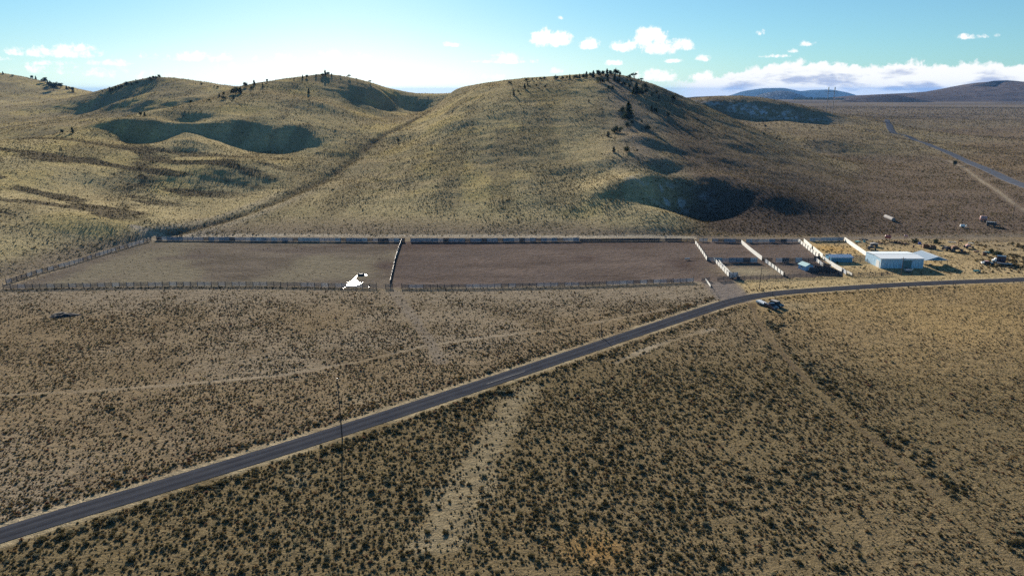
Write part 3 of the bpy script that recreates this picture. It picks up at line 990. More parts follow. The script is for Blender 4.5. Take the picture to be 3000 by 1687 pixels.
fence('white broken fence of the lower alley by the cattle chute', L((2390, 765), (2413, 784)), 1.6, 2.6, 4, (M_WHITE, M_PALE, M_WOOD), gaps=0.3, post=0.3)
fence('pale fence of the lower alley running down past the blue shed', L((2411, 759), (2434, 776)), 1.5, 2.6, 4, (M_PALE, M_WHITE), gaps=0.35)
fence('solid white fence below the blue shed', L((2434, 778), (2466, 798)), 1.7, 2.6, 5, (M_WHITE,), solid=0.8, post=0.1, post_up=0)
fence('pale boarded fence end by the roadside rails', L((2468, 797), (2479, 806)), 1.7, 2.6, 5, (M_WHITE, M_PALE), gaps=0.12)
fence('low pale fence stub near the grey barn yard', L((2482, 800), (2496, 808)), 1.1, 2.4, 3, (M_WHITE,), gaps=0.3)
fence('long white fence sloping down to the corner of the barn', L((2474, 706), (2505, 728), (2538, 751)), 1.8, 3.4, 5, (M_WHITE,), solid=1.0, post=0.1, post_up=0)
fence('dark three rail fence in front of the white barn', L((2496, 810), (2560, 808), (2615, 806)), 1.4, 2.44, 3, (M_WOOD,), gaps=0.66)
fence('blue boarded back fence behind the first upper pen', L((2086, 709), (2172, 711)), 1.6, 2.5, 4, (M_BLUE, M_PALE, M_WOOD), solid=0.5, weights=(3, 1, 1), gaps=0.15)
fence('pale blue boarded back fence behind the second upper pen', L((2186, 711), (2338, 710)), 1.6, 2.5, 4, (M_PALE, M_BLUE, M_WOOD), solid=0.5, gaps=0.25)
fence('pale boarded back fence behind the tawny grass paddock', L((2372, 707), (2470, 706)), 1.6, 2.5, 4, (M_PALE, M_BLUE), solid=0.7, weights=(3, 1), gaps=0.2)
fence('dark rail stub at the back corner of the middle pen', L((2014, 707), (2033, 708)), 1.5, 2.4, 4, (M_WOOD,), gaps=0.3)
fence('pale stub of fence behind the white panelled corner', L((2048, 708), (2072, 708)), 1.5, 2.4, 4, (M_PALE, M_WOOD), gaps=0.3)
fence('upper rail fence between the blue shed and the barn', L((2500, 757), (2539, 757)), 1.5, 2.44, 3, (M_WOOD,), gaps=0.5)
fence('lower pale rail fence between the blue shed and the barn', L((2499, 768), (2541, 768)), 1.4, 2.44, 3, (M_PALE, M_WOOD), gaps=0.5)


def wire_fence(label, pts, h=1.2, step=5.0, wires=3, group='wire fences'):
    P = resample(pts, step)
    root = empty('wire_fence', (P[len(P) // 2][0], P[len(P) // 2][1], float(height(*P[len(P) // 2]))), 0, label, 'fence', group)
    o = root.location
    tops = []
    for q in P:
        z = float(height(q[0], q[1]))
        b = MB()
        b.tube([Vector((q[0], q[1], z - 0.3)) - o, Vector((q[0] + frng.uniform(-.05, .05), q[1], z + h + frng.uniform(-.1, .15))) - o], 0.06, 6)
        b.build('post', M_POST, root)
        tops.append(Vector((q[0], q[1], z)) - o)
    b = MB()
    for k in range(wires):
        b.tube([p + Vector((0, 0, h * (k + 1) / (wires + 0.3))) for p in tops], 0.008, 4)
    b.build('wire', M_POST, root)
    return root


wire_fence('sagging wire fence from the white wing fence down to the road', L((2083, 846), (2100, 866), (2108, 878)), 1.2, 3.0)
wire_fence('thin wire fence climbing the hill from the back of the pens', [gpz(*q) for q in ((2060, 700), (2048, 688), (2030, 672), (2010, 652))], 1.2, 5.0)
wire_fence('wire fence with grey posts behind the junk yard', L((2700, 700), (2760, 702), (2830, 704), (2900, 705)), 1.2, 5.0)
wire_fence('wire fence of widely spaced posts beside the road before the yard', L((2805, 800), (2850, 799), (2900, 797), (2990, 793)), 1.2, 6.0)


def lone_post(px, py, h, label, r=0.09, pair=False, z=0.0):
    q = gp(px, py, z)
    b = MB()
    b.tube([(0, 0, -0.3), (0.02, 0, h)], r, 7)
    if pair:
        b.tube([(0.9, 0, -0.3), (0.9, 0, h)], r, 7)
        b.bar((-0.05, 0, h * 0.62), (0.95, 0, h * 0.62), 0.08, 0.1)
    o = b.build('fence_post' if not pair else 'brace_post', M_POST)
    o.location = (q[0], q[1], float(height(*q)))
    return tag(o, label, 'post', 'posts standing along the road')


lone_post(2262, 864, 1.3, 'short dark post on the road edge near the parked trucks')
lone_post(2530, 847, 1.2, 'single dark post on the near side of the road below the barn fence')
lone_post(2792, 835, 1.3, 'dark paired brace posts on the near side of the road', pair=True)
lone_post(1755, 988, 1.3, 'dark paired brace posts on the far side of the road by the leaning pole', pair=True)
lone_post(1238, 1137, 1.4, 'thin dark post above the road bank left of the middle')

# ------------------------------------------------------------------ buildings
def ribbed(name, col, rough=0.45, metal=0.0, pitch=3.2, var=0.12, bmp=0.6):
    """ribbed sheet metal, faintly streaked"""
    m, T = new_mat(name)
    t = T.n('ShaderNodeTexCoord')
    wv = T.n('ShaderNodeTexWave', ins={'Vector': t.outputs['Object'], 'Scale': pitch, 'Distortion': 0.0})
    mp = T.n('ShaderNodeMapping', ins={0: t.outputs['Object']})
    mp.inputs['Scale'].default_value = (2.0, 2.0, 0.25)
    nz = T.noise(mp.outputs[0], 1.4, 5.0, 0.6)
    c = T.mix(T.ramp(nz.outputs[0], 0.3, 0.72), tuple(k * (1 - var * 1.6) for k in col) + (1,), tuple(min(.9, k * (1 + var)) for k in col) + (1,))
    p = T.n('ShaderNodeBsdfPrincipled', ins={'Base Color': c, 'Roughness': rough, 'Metallic': metal})
    b = T.n('ShaderNodeBump', ins={'Strength': bmp, 'Distance': 0.03, 'Height': wv.outputs[0]})
    T.put(p.inputs['Normal'], b.outputs[0])
    T.n('ShaderNodeOutputMaterial', ins={0: p.outputs[0]})
    return m


M_BARN = ribbed('white_siding_shade_blue', (0.40, 0.60, 0.80), 0.5, var=0.2)  # white siding; blue of its sky-lit shade put into the colour
M_ROOFW = ribbed('white_roof_sheet', (0.86, 0.86, 0.84), 0.24, pitch=2.0, var=0.04, bmp=0.08)
M_GALV = ribbed('grey_blue_roof_sheet', (0.17, 0.26, 0.36), 0.75, bmp=.3)
M_SHED = ribbed('bright_blue_siding', (0.085, 0.27, 0.42), 0.5)
M_SHEDR = ribbed('slate_blue_roof', (0.19, 0.33, 0.52), 0.5)
M_SMALL = ribbed('light_blue_siding', (0.33, 0.54, 0.76), 0.55)
M_TEAL = plain_mat('teal_roof_shingle', (0.17, 0.36, 0.40), 0.7, 0.2, 2.0)
M_TRIM = plain_mat('white_trim', (0.78, 0.79, 0.78), 0.4, 0.06)
M_DOORWAY_DARK = ribbed('doorway_dark_panel', (0.10, 0.20, 0.22), 0.5)
M_STEEL = plain_mat('rusty_steel', (0.13, 0.075, 0.045), 0.7, 0.4, 2.5)
M_DARK = plain_mat('dark_metal', (0.030, 0.032, 0.042), 0.5, 0.3, 2.0)
M_TYRE = plain_mat('tyre_rubber', (0.018, 0.018, 0.019), 0.85, 0.2)
M_RIM = plain_mat('wheel_rim', (0.16, 0.15, 0.145), 0.5, 0.25, metal=0.3)
M_GLASS = plain_mat('dark_glass', (0.02, 0.025, 0.035), 0.06, 0.1)
M_NAVY = plain_mat('navy_car_paint', (0.022, 0.028, 0.060), 0.22, 0.12)
M_BLACK = plain_mat('black_car_paint', (0.012, 0.012, 0.016), 0.2, 0.15)
M_WPAINT = plain_mat('white_car_paint', (0.78, 0.78, 0.76), 0.3, 0.06)
M_RED = plain_mat('sun_faded_red_paint', (0.34, 0.09, 0.08), 0.5, 0.3, 1.5)
M_PINK = plain_mat('chalky_pink_paint', (0.48, 0.27, 0.25), 0.6, 0.25, 1.5)
M_TEALP = plain_mat('teal_plastic', (0.16, 0.42, 0.42), 0.4, 0.2)
M_BLUEP = plain_mat('blue_plastic', (0.03, 0.09, 0.40), 0.35, 0.15)
M_GREYW = plain_mat('grey_timber', (0.20, 0.19, 0.19), 0.85, 0.3, 2.0)
M_RUST = plain_mat('brown_rust', (0.16, 0.075, 0.035), 0.85, 0.45, 3.0)
M_GALVT = plain_mat('galvanised_tank', (0.48, 0.52, 0.56), 0.3, 0.12, 2.0, metal=0.6)


def gable_building(name, label, cat, p, u_end, depth, eave, ridge, wall, roof, over=0.25, back_sign=1, wall_part='wall', open_sides=False):
    """ridge runs along p -> u_end; depth is measured to the left of that line"""
    p, q = np.array(p[:2], float), np.array(u_end[:2], float)
    Lu = np.linalg.norm(q - p)
    rz = math.atan2(q[1] - p[1], q[0] - p[0])
    z0 = float(height(p[0], p[1]))
    root = empty(name, (p[0], p[1], z0), rz, label, cat)
    d = depth
    Mx = Matrix(((0, 1, 0, 0), (1, 0, 0, 0), (0, 0, 1, 0), (0, 0, 0, 1)))   # swap x and y: profile lies in y-z
    if not open_sides:
        b = MB()
        b.prism([(0, -0.2), (d, -0.2), (d, eave), (d / 2, ridge), (0, eave)], 0, Lu, Mx)
        b.build(wall_part, wall, root)
    b = MB()
    sl = (ridge - eave) / (d / 2)
    th = 0.10
    for s in (0, 1):
        y0, y1 = (-over, d / 2) if s == 0 else (d + over, d / 2)
        z0_, z1_ = eave - over * sl + 0.03, ridge + 0.03
        vs = []
        for x in (-over, Lu + over):
            vs += [(x, y0, z0_), (x, y1, z1_), (x, y1, z1_ + th), (x, y0, z0_ + th)]
        b.add(vs, [(0, 1, 2, 3), (7, 6, 5, 4), (0, 4, 5, 1), (3, 2, 6, 7), (0, 3, 7, 4), (1, 5, 6, 2)])
    b.build('roof', roof, root)
    return root, Lu


# the white barn
pA, pB = gp(2578, 786), gp(2703, 786)
barn, Lb = gable_building('barn', 'long white metal barn with a bright roof and pale blue shaded front', 'barn', pA, pB, 12.4, 3.75, 4.15, M_BARN, M_ROOFW, 0.18)
b = MB(); b.bar((-0.2, 6.2, 4.31), (Lb + 0.2, 6.2, 4.31), 0.5, 0.06); b.build('ridge_cap', M_TRIM, barn)
b = MB(); b.box((10.2, -0.03, 1.55), (3.3, 0.06, 3.1)); dr = b.build('door', M_DOORWAY_DARK, barn)  # dark panel stands in for the shaded inside of the open doorway
b = MB(); b.bar((7.9, -0.09, 3.22), (15.4, -0.09, 3.22), 0.1, 0.16); b.build('door_track', M_TRIM, dr)
b = MB(); b.box((13.7, -0.07, 1.55), (3.4, 0.05, 3.1)); b.build('door', M_BARN, barn)
b = MB(); b.box((-0.03, 2.2, 1.35), (0.06, 2.6, 2.7)); b.build('door', M_TRIM, barn)
for x in (0.06, Lb - 0.06):
    b = MB(); b.box((x, -0.015, 1.75), (0.16, 0.16, 3.6)); b.build('corner_trim', M_TRIM, barn)
b = MB(); b.bar((0.0, -0.24, 3.57), (Lb, -0.24, 3.57), 0.1, 0.14); b.build('gutter', M_TRIM, barn)

# open canopy beside it: the ridge runs away from the road
pc0, pc1 = gp(2711, 781), gp(2766, 778)
cw_ = pc1[0] - pc0[0]
canopy = empty('carport', (pc0[0], pc0[1], 0), 0, 'open sided carport with a grey blue gable roof on thin posts beside the barn', 'carport')
cd_, ce_, cr_ = 11.5, 2.55, 3.85
b = MB()
for s in (0, 1):
    x0, x1 = (-0.5, cw_ / 2) if s == 0 else (cw_ + 0.5, cw_ / 2)
    zz = ce_ - 0.5 * (cr_ - ce_) / (cw_ / 2)
    vs = []
    for y in (-0.3, cd_ + 0.3):
        vs += [(x0, y, zz), (x1, y, cr_), (x1, y, cr_ + 0.08), (x0, y, zz + 0.08)]
    b.add(vs, [(3, 2, 1, 0), (4, 5, 6, 7), (1, 5, 4, 0), (7, 6, 2, 3), (4, 7, 3, 0), (2, 6, 5, 1)])
b.build('roof', M_GALV, canopy)
b = MB(); b.add([(-0.3, -0.2, ce_ - 0.1), (cw_ + 0.3, -0.2, ce_ - 0.1), (cw_ / 2, -0.2, cr_ - 0.03), (-0.3, -0.16, ce_ - 0.1), (cw_ + 0.3, -0.16, ce_ - 0.1), (cw_ / 2, -0.16, cr_ - 0.03)],
              [(0, 1, 2), (5, 4, 3), (0, 3, 4, 1), (1, 4, 5, 2), (2, 5, 3, 0)]); b.build('gable_panel', M_SHED, canopy)
b = MB(); b.bar((cw_ / 2, -0.35, cr_ + 0.1), (cw_ / 2, cd_ + 0.35, cr_ + 0.1), 0.35, 0.06); b.build('ridge_cap', M_TRIM, canopy)
for y in (0, cd_ / 3, cd_ * 2 / 3, cd_):
    for x in (0, cw_):
        b = MB(); b.box((x, y, ce_ / 2 - 0.1), (0.14, 0.14, ce_ + 0.2)); b.build('post', M_STEEL, canopy)

# long blue shed and small blue shed
sh, Ls = gable_building('shed', 'long low bright blue shed with a slate blue roof', 'shed', gp(2434, 768.5), gp(2497, 768.5), 5.6, 1.95, 2.55, M_SHED, M_SHEDR, 0.25)
b = MB(); b.box((-0.03, 1.6, 0.95), (0.06, 1.1, 1.8)); b.build('door', M_DARK, sh)
b = MB(); b.bar((-0.1, -0.27, 1.93), (Ls + 0.1, -0.27, 1.93), 0.08, 0.12); b.build('gutter', M_TRIM, sh)
s1, s2 = np.array(gp(2338, 786)), np.array(gp(2359, 794))
ss, L2 = gable_building('shed', 'small light blue shed with a teal gable roof beside dark cattle chutes', 'shed', s1, s2, 3.4, 1.75, 2.6, M_SMALL, M_TEAL, 0.25)
b = MB(); b.box((L2 + 0.03, 1.7, 0.85), (0.06, 0.9, 1.65)); b.build('door', M_TRIM, ss)
b = MB(); b.box((L2 / 2, -0.02, 1.0), (0.6, 0.05, 0.5)); wn = b.build('window', M_GLASS, ss)
b = MB(); b.box((L2 / 2, -0.06, 0.73), (0.7, 0.06, 0.05)); b.build('sill', M_TRIM, wn)

# cattle handling: loading chute, squeeze chute, solid-sided crowding pen
q = gp(2149, 816)
ch = empty('loading_chute', (q[0], q[1], 0), R(-25), 'grey timber loading chute with a ramp at the corner by the road', 'chute')
b = MB()
for s in (-0.55, 0.55):
    for k in range(4):
        b.bar((-1.6, s, 0.5 + k * 0.42), (1.4, s, 1.1 + k * 0.42), 0.05, 0.24)
b.build('side_panel', M_PALE, ch)
b = MB(); b.bar((-1.6, 0, 0.15), (1.4, 0, 0.95), 1.1, 0.1); b.build('ramp', M_GREYW, ch)
for x in (-1.4, -0.2, 1.2):
    for s in (-0.65, 0.65):
        b = MB(); b.box((x, s, 1.15), (0.14, 0.14, 2.5)); b.build('post', M_POST, ch)
b = MB(); b.box((1.75, 0, 0.55), (0.9, 1.6, 1.1)); b.build('platform', M_WOOD, ch)
fence('dark solid sided crowding pen in front of the small blue shed', L((2370, 797), (2395, 799), (2420, 799), (2445, 803), (2468, 812)), 1.9, 2.4, 5, (M_DARK, M_WOOD), solid=1.0, post=0.14, name='crowding_pen_fence')
fence('dark inner rail of the crowding pen in front of the small blue shed', L((2385, 790), (2412, 792), (2440, 797)), 1.6, 2.4, 5, (M_DARK, M_WOOD), solid=0.7, post=0.14, name='crowding_pen_fence')
fence('dark gate boards at the head of the lower alley', L((2384, 764), (2402, 765)), 1.9, 2.2, 5, (M_DARK,), solid=1.0, name='crowding_pen_fence')
q = gp(2420, 787)
sq = empty('squeeze_chute', (q[0], q[1], 0), R(-42), 'dark blue steel squeeze chute standing in the lower alley', 'chute')
b = MB()
for s in (-0.5, 0.5):
    for k in range(5):
        b.bar((-1.5, s, 0.3 + k * 0.36), (1.5, s, 0.3 + k * 0.36), 0.05, 0.16)
b.build('side_panel', M_DARK, sq)
for x in (-1.5, -0.5, 0.5, 1.5):
    b = MB()
    b.tube([(x, -0.6, 0), (x, -0.6, 2.0), (x, 0.6, 2.0), (x, 0.6, 0)], 0.06, 6)
    b.build('hoop', M_DARK, sq)
b = MB(); b.box((1.55, 0, 1.0), (0.08, 1.0, 1.7)); b.build('head_gate', M_NAVY, sq)
q = gp(2432, 792)
b = MB(); b.box((0, 0, 0.55), (0.9, 0.06, 0.95)); b.box((0.5, 0.4, 0.5), (0.06, 0.8, 0.8)); b.bar((-0.5, 0, 0), (-0.5, 0, 1.2), .08, .08)
o = b.build('gate', M_WHITE); o.location = (q[0], q[1], 0); o.rotation_euler.z = R(-40)
tag(o, 'small white swing gate in the shade by the squeeze chute', 'gate')


# ------------------------------------------------------------------ utility poles
def utility_pole(px, py, h, label, z=0.0, arm=0, pegs=0, lean=0.0, base=None):
    q = gp(px, py) if base is None else base
    zz = float(height(q[0], q[1]))
    root = empty('utility_pole', (q[0], q[1], zz), 0, label, 'utility pole', 'utility poles')
    b = MB(); b.tube([(0, 0, -0.5), (lean * 0.5, 0, h * 0.5), (lean, 0, h)], [0.135, 0.11, 0.08], 10); b.build('pole', M_POLE, root)
    b = MB(); b.tube([(lean + 0.02, 0, h), (lean + 0.02, 0, h + 0.16)], [0.07, 0.05], 8); b.build('insulator', M_TRIM, root)
    if arm:
        b = MB(); b.bar((lean - arm / 2, -0.15, h - 0.5), (lean + arm / 2, -0.15, h - 0.5), 0.1, 0.12); ar = b.build('crossarm', M_POLE, root)
        for s in (-0.46, 0.46):
            b = MB(); b.tube([(lean + s * arm, -0.15, h - 0.44), (lean + s * arm, -0.15, h - 0.26)], [0.06, 0.04], 8); b.build('insulator', M_TRIM, ar)
    for k in range(pegs):
        b = MB(); b.bar((lean * .9, 0, h - 0.6 - k * 0.75), (lean * .9 + 0.5, 0, h - 0.5 - k * 0.75), 0.06, 0.08); b.build('bracket', M_POST, root)
    return root


M_POLE = plain_mat('creosoted_pole', (0.075, 0.052, 0.038), 0.85, 0.3, 2.0, streak=(3, 3, 0.3))
utility_pole(1003, 1285, 12.6, 'tall bare brown utility pole at the near edge of the road left of the middle', lean=-0.25)
utility_pole(2224, 848, 7.7, 'brown utility pole with small side brackets by the road junction', pegs=3, lean=0.25)
utility_pole(2640, 806, 6.8, 'thin utility pole with a crossarm standing before the white barn', arm=1.7)
utility_pole(1761, 986, 4.2, 'thin leaning pole among the brush on the far bank of the road', lean=0.1)
_h = hit(2967, 642, 300, 600)
utility_pole(0, 0, 6.9, 'lone dark pole on the slope above the pink tank wagon', arm=0.9, base=(_h[0], _h[1]))
_h = hit(2429, 334, 800, 2600)
root = empty('power_pylon', tuple(_h), 0, 'faint pale two legged power pylon on the far plain', 'pylon')
for x in (-4.5, 4.5):
    b = MB(); b.tube([(x, 0, -1), (x, 0, 33)], [0.45, 0.3], 6); b.build('leg', M_GREYW, root)
    b = MB(); b.tube([(x, 0, 33), (x, 0, 37)], [0.9, 0.8], 6); b.build('cap', M_TRIM, root)
b = MB(); b.bar((-9, 0, 31), (9, 0, 31), 0.5, 0.6); b.build('crossarm', M_GREYW, root)


# ------------------------------------------------------------------ vehicles
def wheel(root, x, y, r=0.38, w=0.24):
    b = MB(); b.tube([(x, y - w / 2, r), (x, y + w / 2, r)], r, 16); tw = b.build('wheel', M_TYRE, root)
    b = MB(); s = 1 if y > 0 else -1; b.tube([(x, y + s * w / 2, r), (x, y + s * (w / 2 + 0.02), r)], r * 0.58, 12); b.build('rim', M_RIM, tw)


def pickup(loc, rz, label, paint, bed_open=True, suv=False, roofmat=None):
    root = empty('suv' if suv else 'pickup_truck', loc, rz, label, 'suv' if suv else 'pickup truck', 'vehicles parked by the road bend')
    Wd = 1.9
    b = MB()
    if suv:
        b.prism([(-2.3, .42), (2.25, .42), (2.3, .72), (2.2, .98), (1.15, 1.08), (-2.25, 1.08), (-2.35, .8)], -Wd / 2, Wd / 2)
    else:
        b.prism([(-2.7, .48), (2.65, .48), (2.7, .8), (2.6, 1.06), (1.25, 1.14), (-0.55, 1.14), (-0.55, 1.02), (-2.7, 1.02)], -Wd / 2, Wd / 2)
    b.build('body', paint, root, bevel=0.05)
    c0 = [(-2.15, 1.08), (1.05, 1.08), (.45, 1.68), (-2.0, 1.68)] if suv else [(-0.6, 1.12), (1.2, 1.12), (.62, 1.72), (-0.35, 1.72)]
    b = MB(); b.prism(c0, -Wd / 2 + .14, Wd / 2 - .14); b.build('window', M_GLASS, root, bevel=0.03)
    x0, x1 = (c0[3][0] - .02, c0[2][0] + .02)
    b = MB(); b.box(((x0 + x1) / 2, 0, c0[2][1] + .025), (x1 - x0, Wd - .24, .07)); b.build('roof', roofmat or paint, root, bevel=0.025)
    if not suv:
        b = MB(); b.box((-1.65, 0, 1.03), (1.95, 1.5, 0.03)); b.build('bed', M_DARK, root)
        for s in (-1, 1):
            b = MB(); b.box((-1.65, s * 0.88, 1.12), (2.1, 0.13, 0.22)); b.build('bed_side', paint, root)
    fx = (1.6, -1.75) if not suv else (1.4, -1.45)
    for x in fx:
        for y in (-0.86, 0.86):
            wheel(root, x, y)
    xf = 2.66 if not suv else 2.27
    for y in (-.68, .68):
        b = MB(); b.box((xf, y, .82), (.08, .34, .16)); b.build('headlight', M_TRIM, root)
    b = MB(); b.box((xf + .06, 0, .56), (.14, Wd - .06, .18)); b.build('bumper', M_RIM, root)
    for y in (-1.02, 1.02):
        b = MB(); b.box((.85, y, 1.2), (.1, .18, .16)); b.build('mirror', M_DARK, root)
    return root


t0, t1 = np.array(gp(2247, 897)), np.array(gp(2272, 909))
rzt = math.atan2(t1[1] - t0[1], t1[0] - t0[0])
ct = (t0 + t1) / 2
pickup((ct[0], ct[1], 0.0), rzt, 'dark navy pickup truck parked with a pale trailer hitched behind', M_NAVY)
cs_ = np.array(gp(2269, 898))
pickup((cs_[0] + 0.7, cs_[1] + 0.2, 0.0), rzt + R(12), 'black suv with a pale roof parked beside the navy pickup', M_BLACK, suv=True, roofmat=M_GREYW)
tr0 = np.array(gp(2216, 887))
dtr = t0 - tr0
rztr = math.atan2(dtr[1], dtr[0])
mid = tr0 + dtr * 0.52
trl = empty('flat_trailer', (mid[0], mid[1], 0), rztr, 'low trailer with a curved white deck hitched behind the navy pickup', 'trailer', 'vehicles parked by the road bend')
b = MB()
prof = [(-1.75, .55), (1.6, .5), (1.75, .62), (1.2, .82), (.2, .95), (-.9, 1.1), (-1.6, 1.2), (-1.8, 1.1)]
b.prism(prof, -0.95, 0.95); b.build('deck', M_WPAINT, trl, bevel=0.06)
b = MB(); b.box((-0.1, 0, 0.45), (3.4, 1.7, 0.2)); b.build('chassis', M_DARK, trl)
b = MB(); b.bar((1.6, 0, .5), (2.6, 0, .5), .12, .12); b.build('hitch', M_DARK, trl)
for x in (-.75, .15):
    for y in (-.95, .95):
        wheel(trl, x, y, .33, .2)


def place(o, px, py, z=None, rz=0.0):
    q = gp(px, py) if z is None else gpz(px, py)
    o.location = (q[0], q[1], float(height(q[0], q[1])))
    o.rotation_euler.z = rz
    return o


# ------------------------------------------------------------------ water: overflow from the stock tank
def poly_sheet(name, pix, mat, label, lift, kind='structure', jitter=0.25):
    P = resample([gp(*p) for p in pix + [pix[0]]], 0.6)[:-1]
    c = P.mean(0)
    out = []
    for p in P:
        out.append(p + (p - c) / (np.linalg.norm(p - c) + 1e-6) * frng.uniform(-jitter, jitter))
    me = bpy.data.meshes.new(name)
    import bmesh
    bm = bmesh.new()
    vs = [bm.verts.new((p[0], p[1], float(height(p[0], p[1])) + lift)) for p in out]
    f = bm.faces.new(vs)
    if f.normal.z < 0:
        f.normal_flip()
    bmesh.ops.triangulate(bm, faces=[f])
    bm.to_mesh(me)
    bm.free()
    for p in me.polygons:
        pass
    me.materials.append(mat)
    o = bpy.data.objects.new(name, me)
    link(o)
    return tag(o, label, kind=kind)


m_water, T = new_mat('shallow_water')
g = T.n('ShaderNodeNewGeometry')
nzw = T.noise(g.outputs['Position'], 5.0, 3.0, 0.6)
bw = T.n('ShaderNodeBump', ins={'Strength': 0.25, 'Distance': 0.05, 'Height': nzw.outputs[0]})
p = T.n('ShaderNodeBsdfPrincipled', ins={'Base Color': (0.05, 0.05, 0.05, 1), 'Roughness': 0.3, 'Normal': bw.outputs[0]})
T.n('ShaderNodeOutputMaterial', ins={0: p.outputs[0]})
m_dark_water = plain_mat('deep_tank_water', (0.02, 0.03, 0.045), 0.5, 0.1)
poly_sheet('water', [(1045.6, 808), (1046.6, 808), (1043, 812), (1040.5, 817), (1045, 821), (1053, 827), (1057, 831), (1050, 834), (1040, 836), (1028, 837), (1016, 837.5), (1021, 832), (1028, 826), (1033, 820), (1037.5, 815.5), (1041, 811)], m_water,
           'sheet of overflow water glaring white in the sun by the near fence', 0.03, jitter=.12)
poly_sheet('water', [(1069, 804), (1074, 804.5), (1075, 806), (1071.5, 808), (1069.5, 806.5)], m_water, 'small glaring puddle right of the stock tank', 0.03, jitter=0.1)
for (px, py, r) in ((1062, 837, .4), (1067, 839, .35), (1079, 841, .35), (1086, 842, .25), (1019, 827, .25), (1062, 827, .25), (1011, 841, .45), (1052, 841, .35), (1025, 824, .2), (1015, 833, .3), (1006, 844, .3)):
    poly_sheet('water', [(px - 4 * r, py), (px, py - 1.5 * r), (px + 4 * r, py), (px, py + 1.5 * r)], m_water, 'small bright puddle among the near fence boards', 0.03, jitter=0.15)

q = gp(1058, 806)
tk = empty('stock_tank', (q[0], q[1], 0), R(-4), 'dark oblong stock tank with a bright metal rim above the overflow', 'stock tank')
b = MB(); b.tube([(-1.0, 0, 0.0), (-1.0, 0, 0.02)], .01, 4)
b = MB()
pr = [(-1.1 + .35 * math.cos(a) * -1, .0) for a in (0,)]
ring = [(math.cos(a) * .55 + (0.6 if math.cos(a) > 0 else -0.6), math.sin(a) * .55) for a in np.linspace(0, 2 * math.pi, 25)[:-1]]
n = len(ring)
b.add([(x, y, -0.05) for x, y in ring] + [(x, y, .62) for x, y in ring] + [(x * .94, y * .92, .62) for x, y in ring] + [(x * .94, y * .92, .5) for x, y in ring],
      [(i, (i + 1) % n, n + (i + 1) % n, n + i) for i in range(n)] + [(n + i, n + (i + 1) % n, 2 * n + (i + 1) % n, 2 * n + i) for i in range(n)] + [(2 * n + i, 2 * n + (i + 1) % n, 3 * n + (i + 1) % n, 3 * n + i) for i in range(n)] + [tuple(range(n - 1, -1, -1))])
b.build('tank', M_DARK, tk)
b = MB(); b.add([(x * .935, y * .915, .52) for x, y in ring], [tuple(range(n))]); b.build('water_surface', m_dark_water, tk)
b = MB(); b.tube([(x, y, .63) for x, y in ring + ring[:1]], .035, 6, cap=False); b.build('rim', M_PALE, tk)


def trough(px, py, Lm, r, rz, label, mat=M_GALVT):
    """half-round trough on two stands"""
    root = empty('water_trough', (0, 0, 0), 0, label, 'trough')
    place(root, px, py, rz=rz)
    b = MB()
    a = [math.pi + math.pi * k / 10 for k in range(11)]
    pf = [(r * math.cos(t), .75 + r * math.sin(t)) for t in a] + [(r * .9 * math.cos(t), .76 + r * .9 * math.sin(t)) for t in reversed(a)]
    Mr = Matrix.Rotation(R(90), 4, 'Z')
    b.prism(pf, -Lm / 2, Lm / 2, Mr)
    b.build('tub', mat, root)
    for s in (-1, 1):
        b = MB(); b.box((s * Lm * .35, 0, .2), (.15, r * 1.6, .5)); b.build('stand', M_DARK, root)
    return root


trough(2014, 762, 1.9, .42, R(4), 'pale galvanised trough alone in the middle pen near its right end')


def tank(px, py, Lm, r, rz, label, mat, stand=True, wheels=False, zterr=None, cat='tank', name='fuel_tank', lift=None):
    root = empty(name, (0, 0, 0), 0, label, cat)
    place(root, px, py, zterr, rz)
    hz = (1.2 if stand else (0.75 if wheels else 0.0)) + r if lift is None else lift + r
    b = MB()
    b.tube([(-Lm / 2 - r * .25, 0, hz), (-Lm / 2, 0, hz), (Lm / 2, 0, hz), (Lm / 2 + r * .25, 0, hz)], [r * .75, r, r, r * .75], 16)
    b.build('tank', mat, root, smooth_shade=False)
    if stand:
        for x in (-.35 * Lm, .35 * Lm):
            for y in (-r * .7, r * .7):
                b = MB(); b.bar((x, y, 0), (x, y * .8, hz - r * .6), .1, .1); b.build('leg', M_DARK, root)
    if wheels:
        b = MB(); b.bar((-Lm / 2, 0, hz - r), (Lm / 2 + 1.5, 0, hz - r), .9, .16); b.build('chassis', M_DARK, root)
        for x in (-.3 * Lm, .3 * Lm):
            for y in (-.9, .9):
                wheel(root, x, y, .45, .25)
    return root


tank(2600, 706, 2.0, .75, R(-35), 'faded red fuel tank on tall legs at the back of the junk yard', M_RED)
tank(2653, 702, 1.3, .5, R(-30), 'smaller pink topped fuel tank on legs right of the red tank', M_PINK)
tank(2880, 650, 2.6, 1.15, R(-25), 'chalky pink tank wagon standing on the slope above the yard', M_PINK, stand=False, wheels=True, zterr=1, name='tank_wagon', cat='tank wagon')
_a, _b = gpz(2588, 636), gpz(2617, 650)
tank(2605, 645, math.hypot(_b[0] - _a[0], _b[1] - _a[1]) * .8, 1.0, math.atan2(_b[1] - _a[1], _b[0] - _a[0]), 'long dark culvert pipe lying alone on the scrubby slope', M_GREYW, stand=False, zterr=1, name='culvert_pipe', cat='pipe', lift=0)

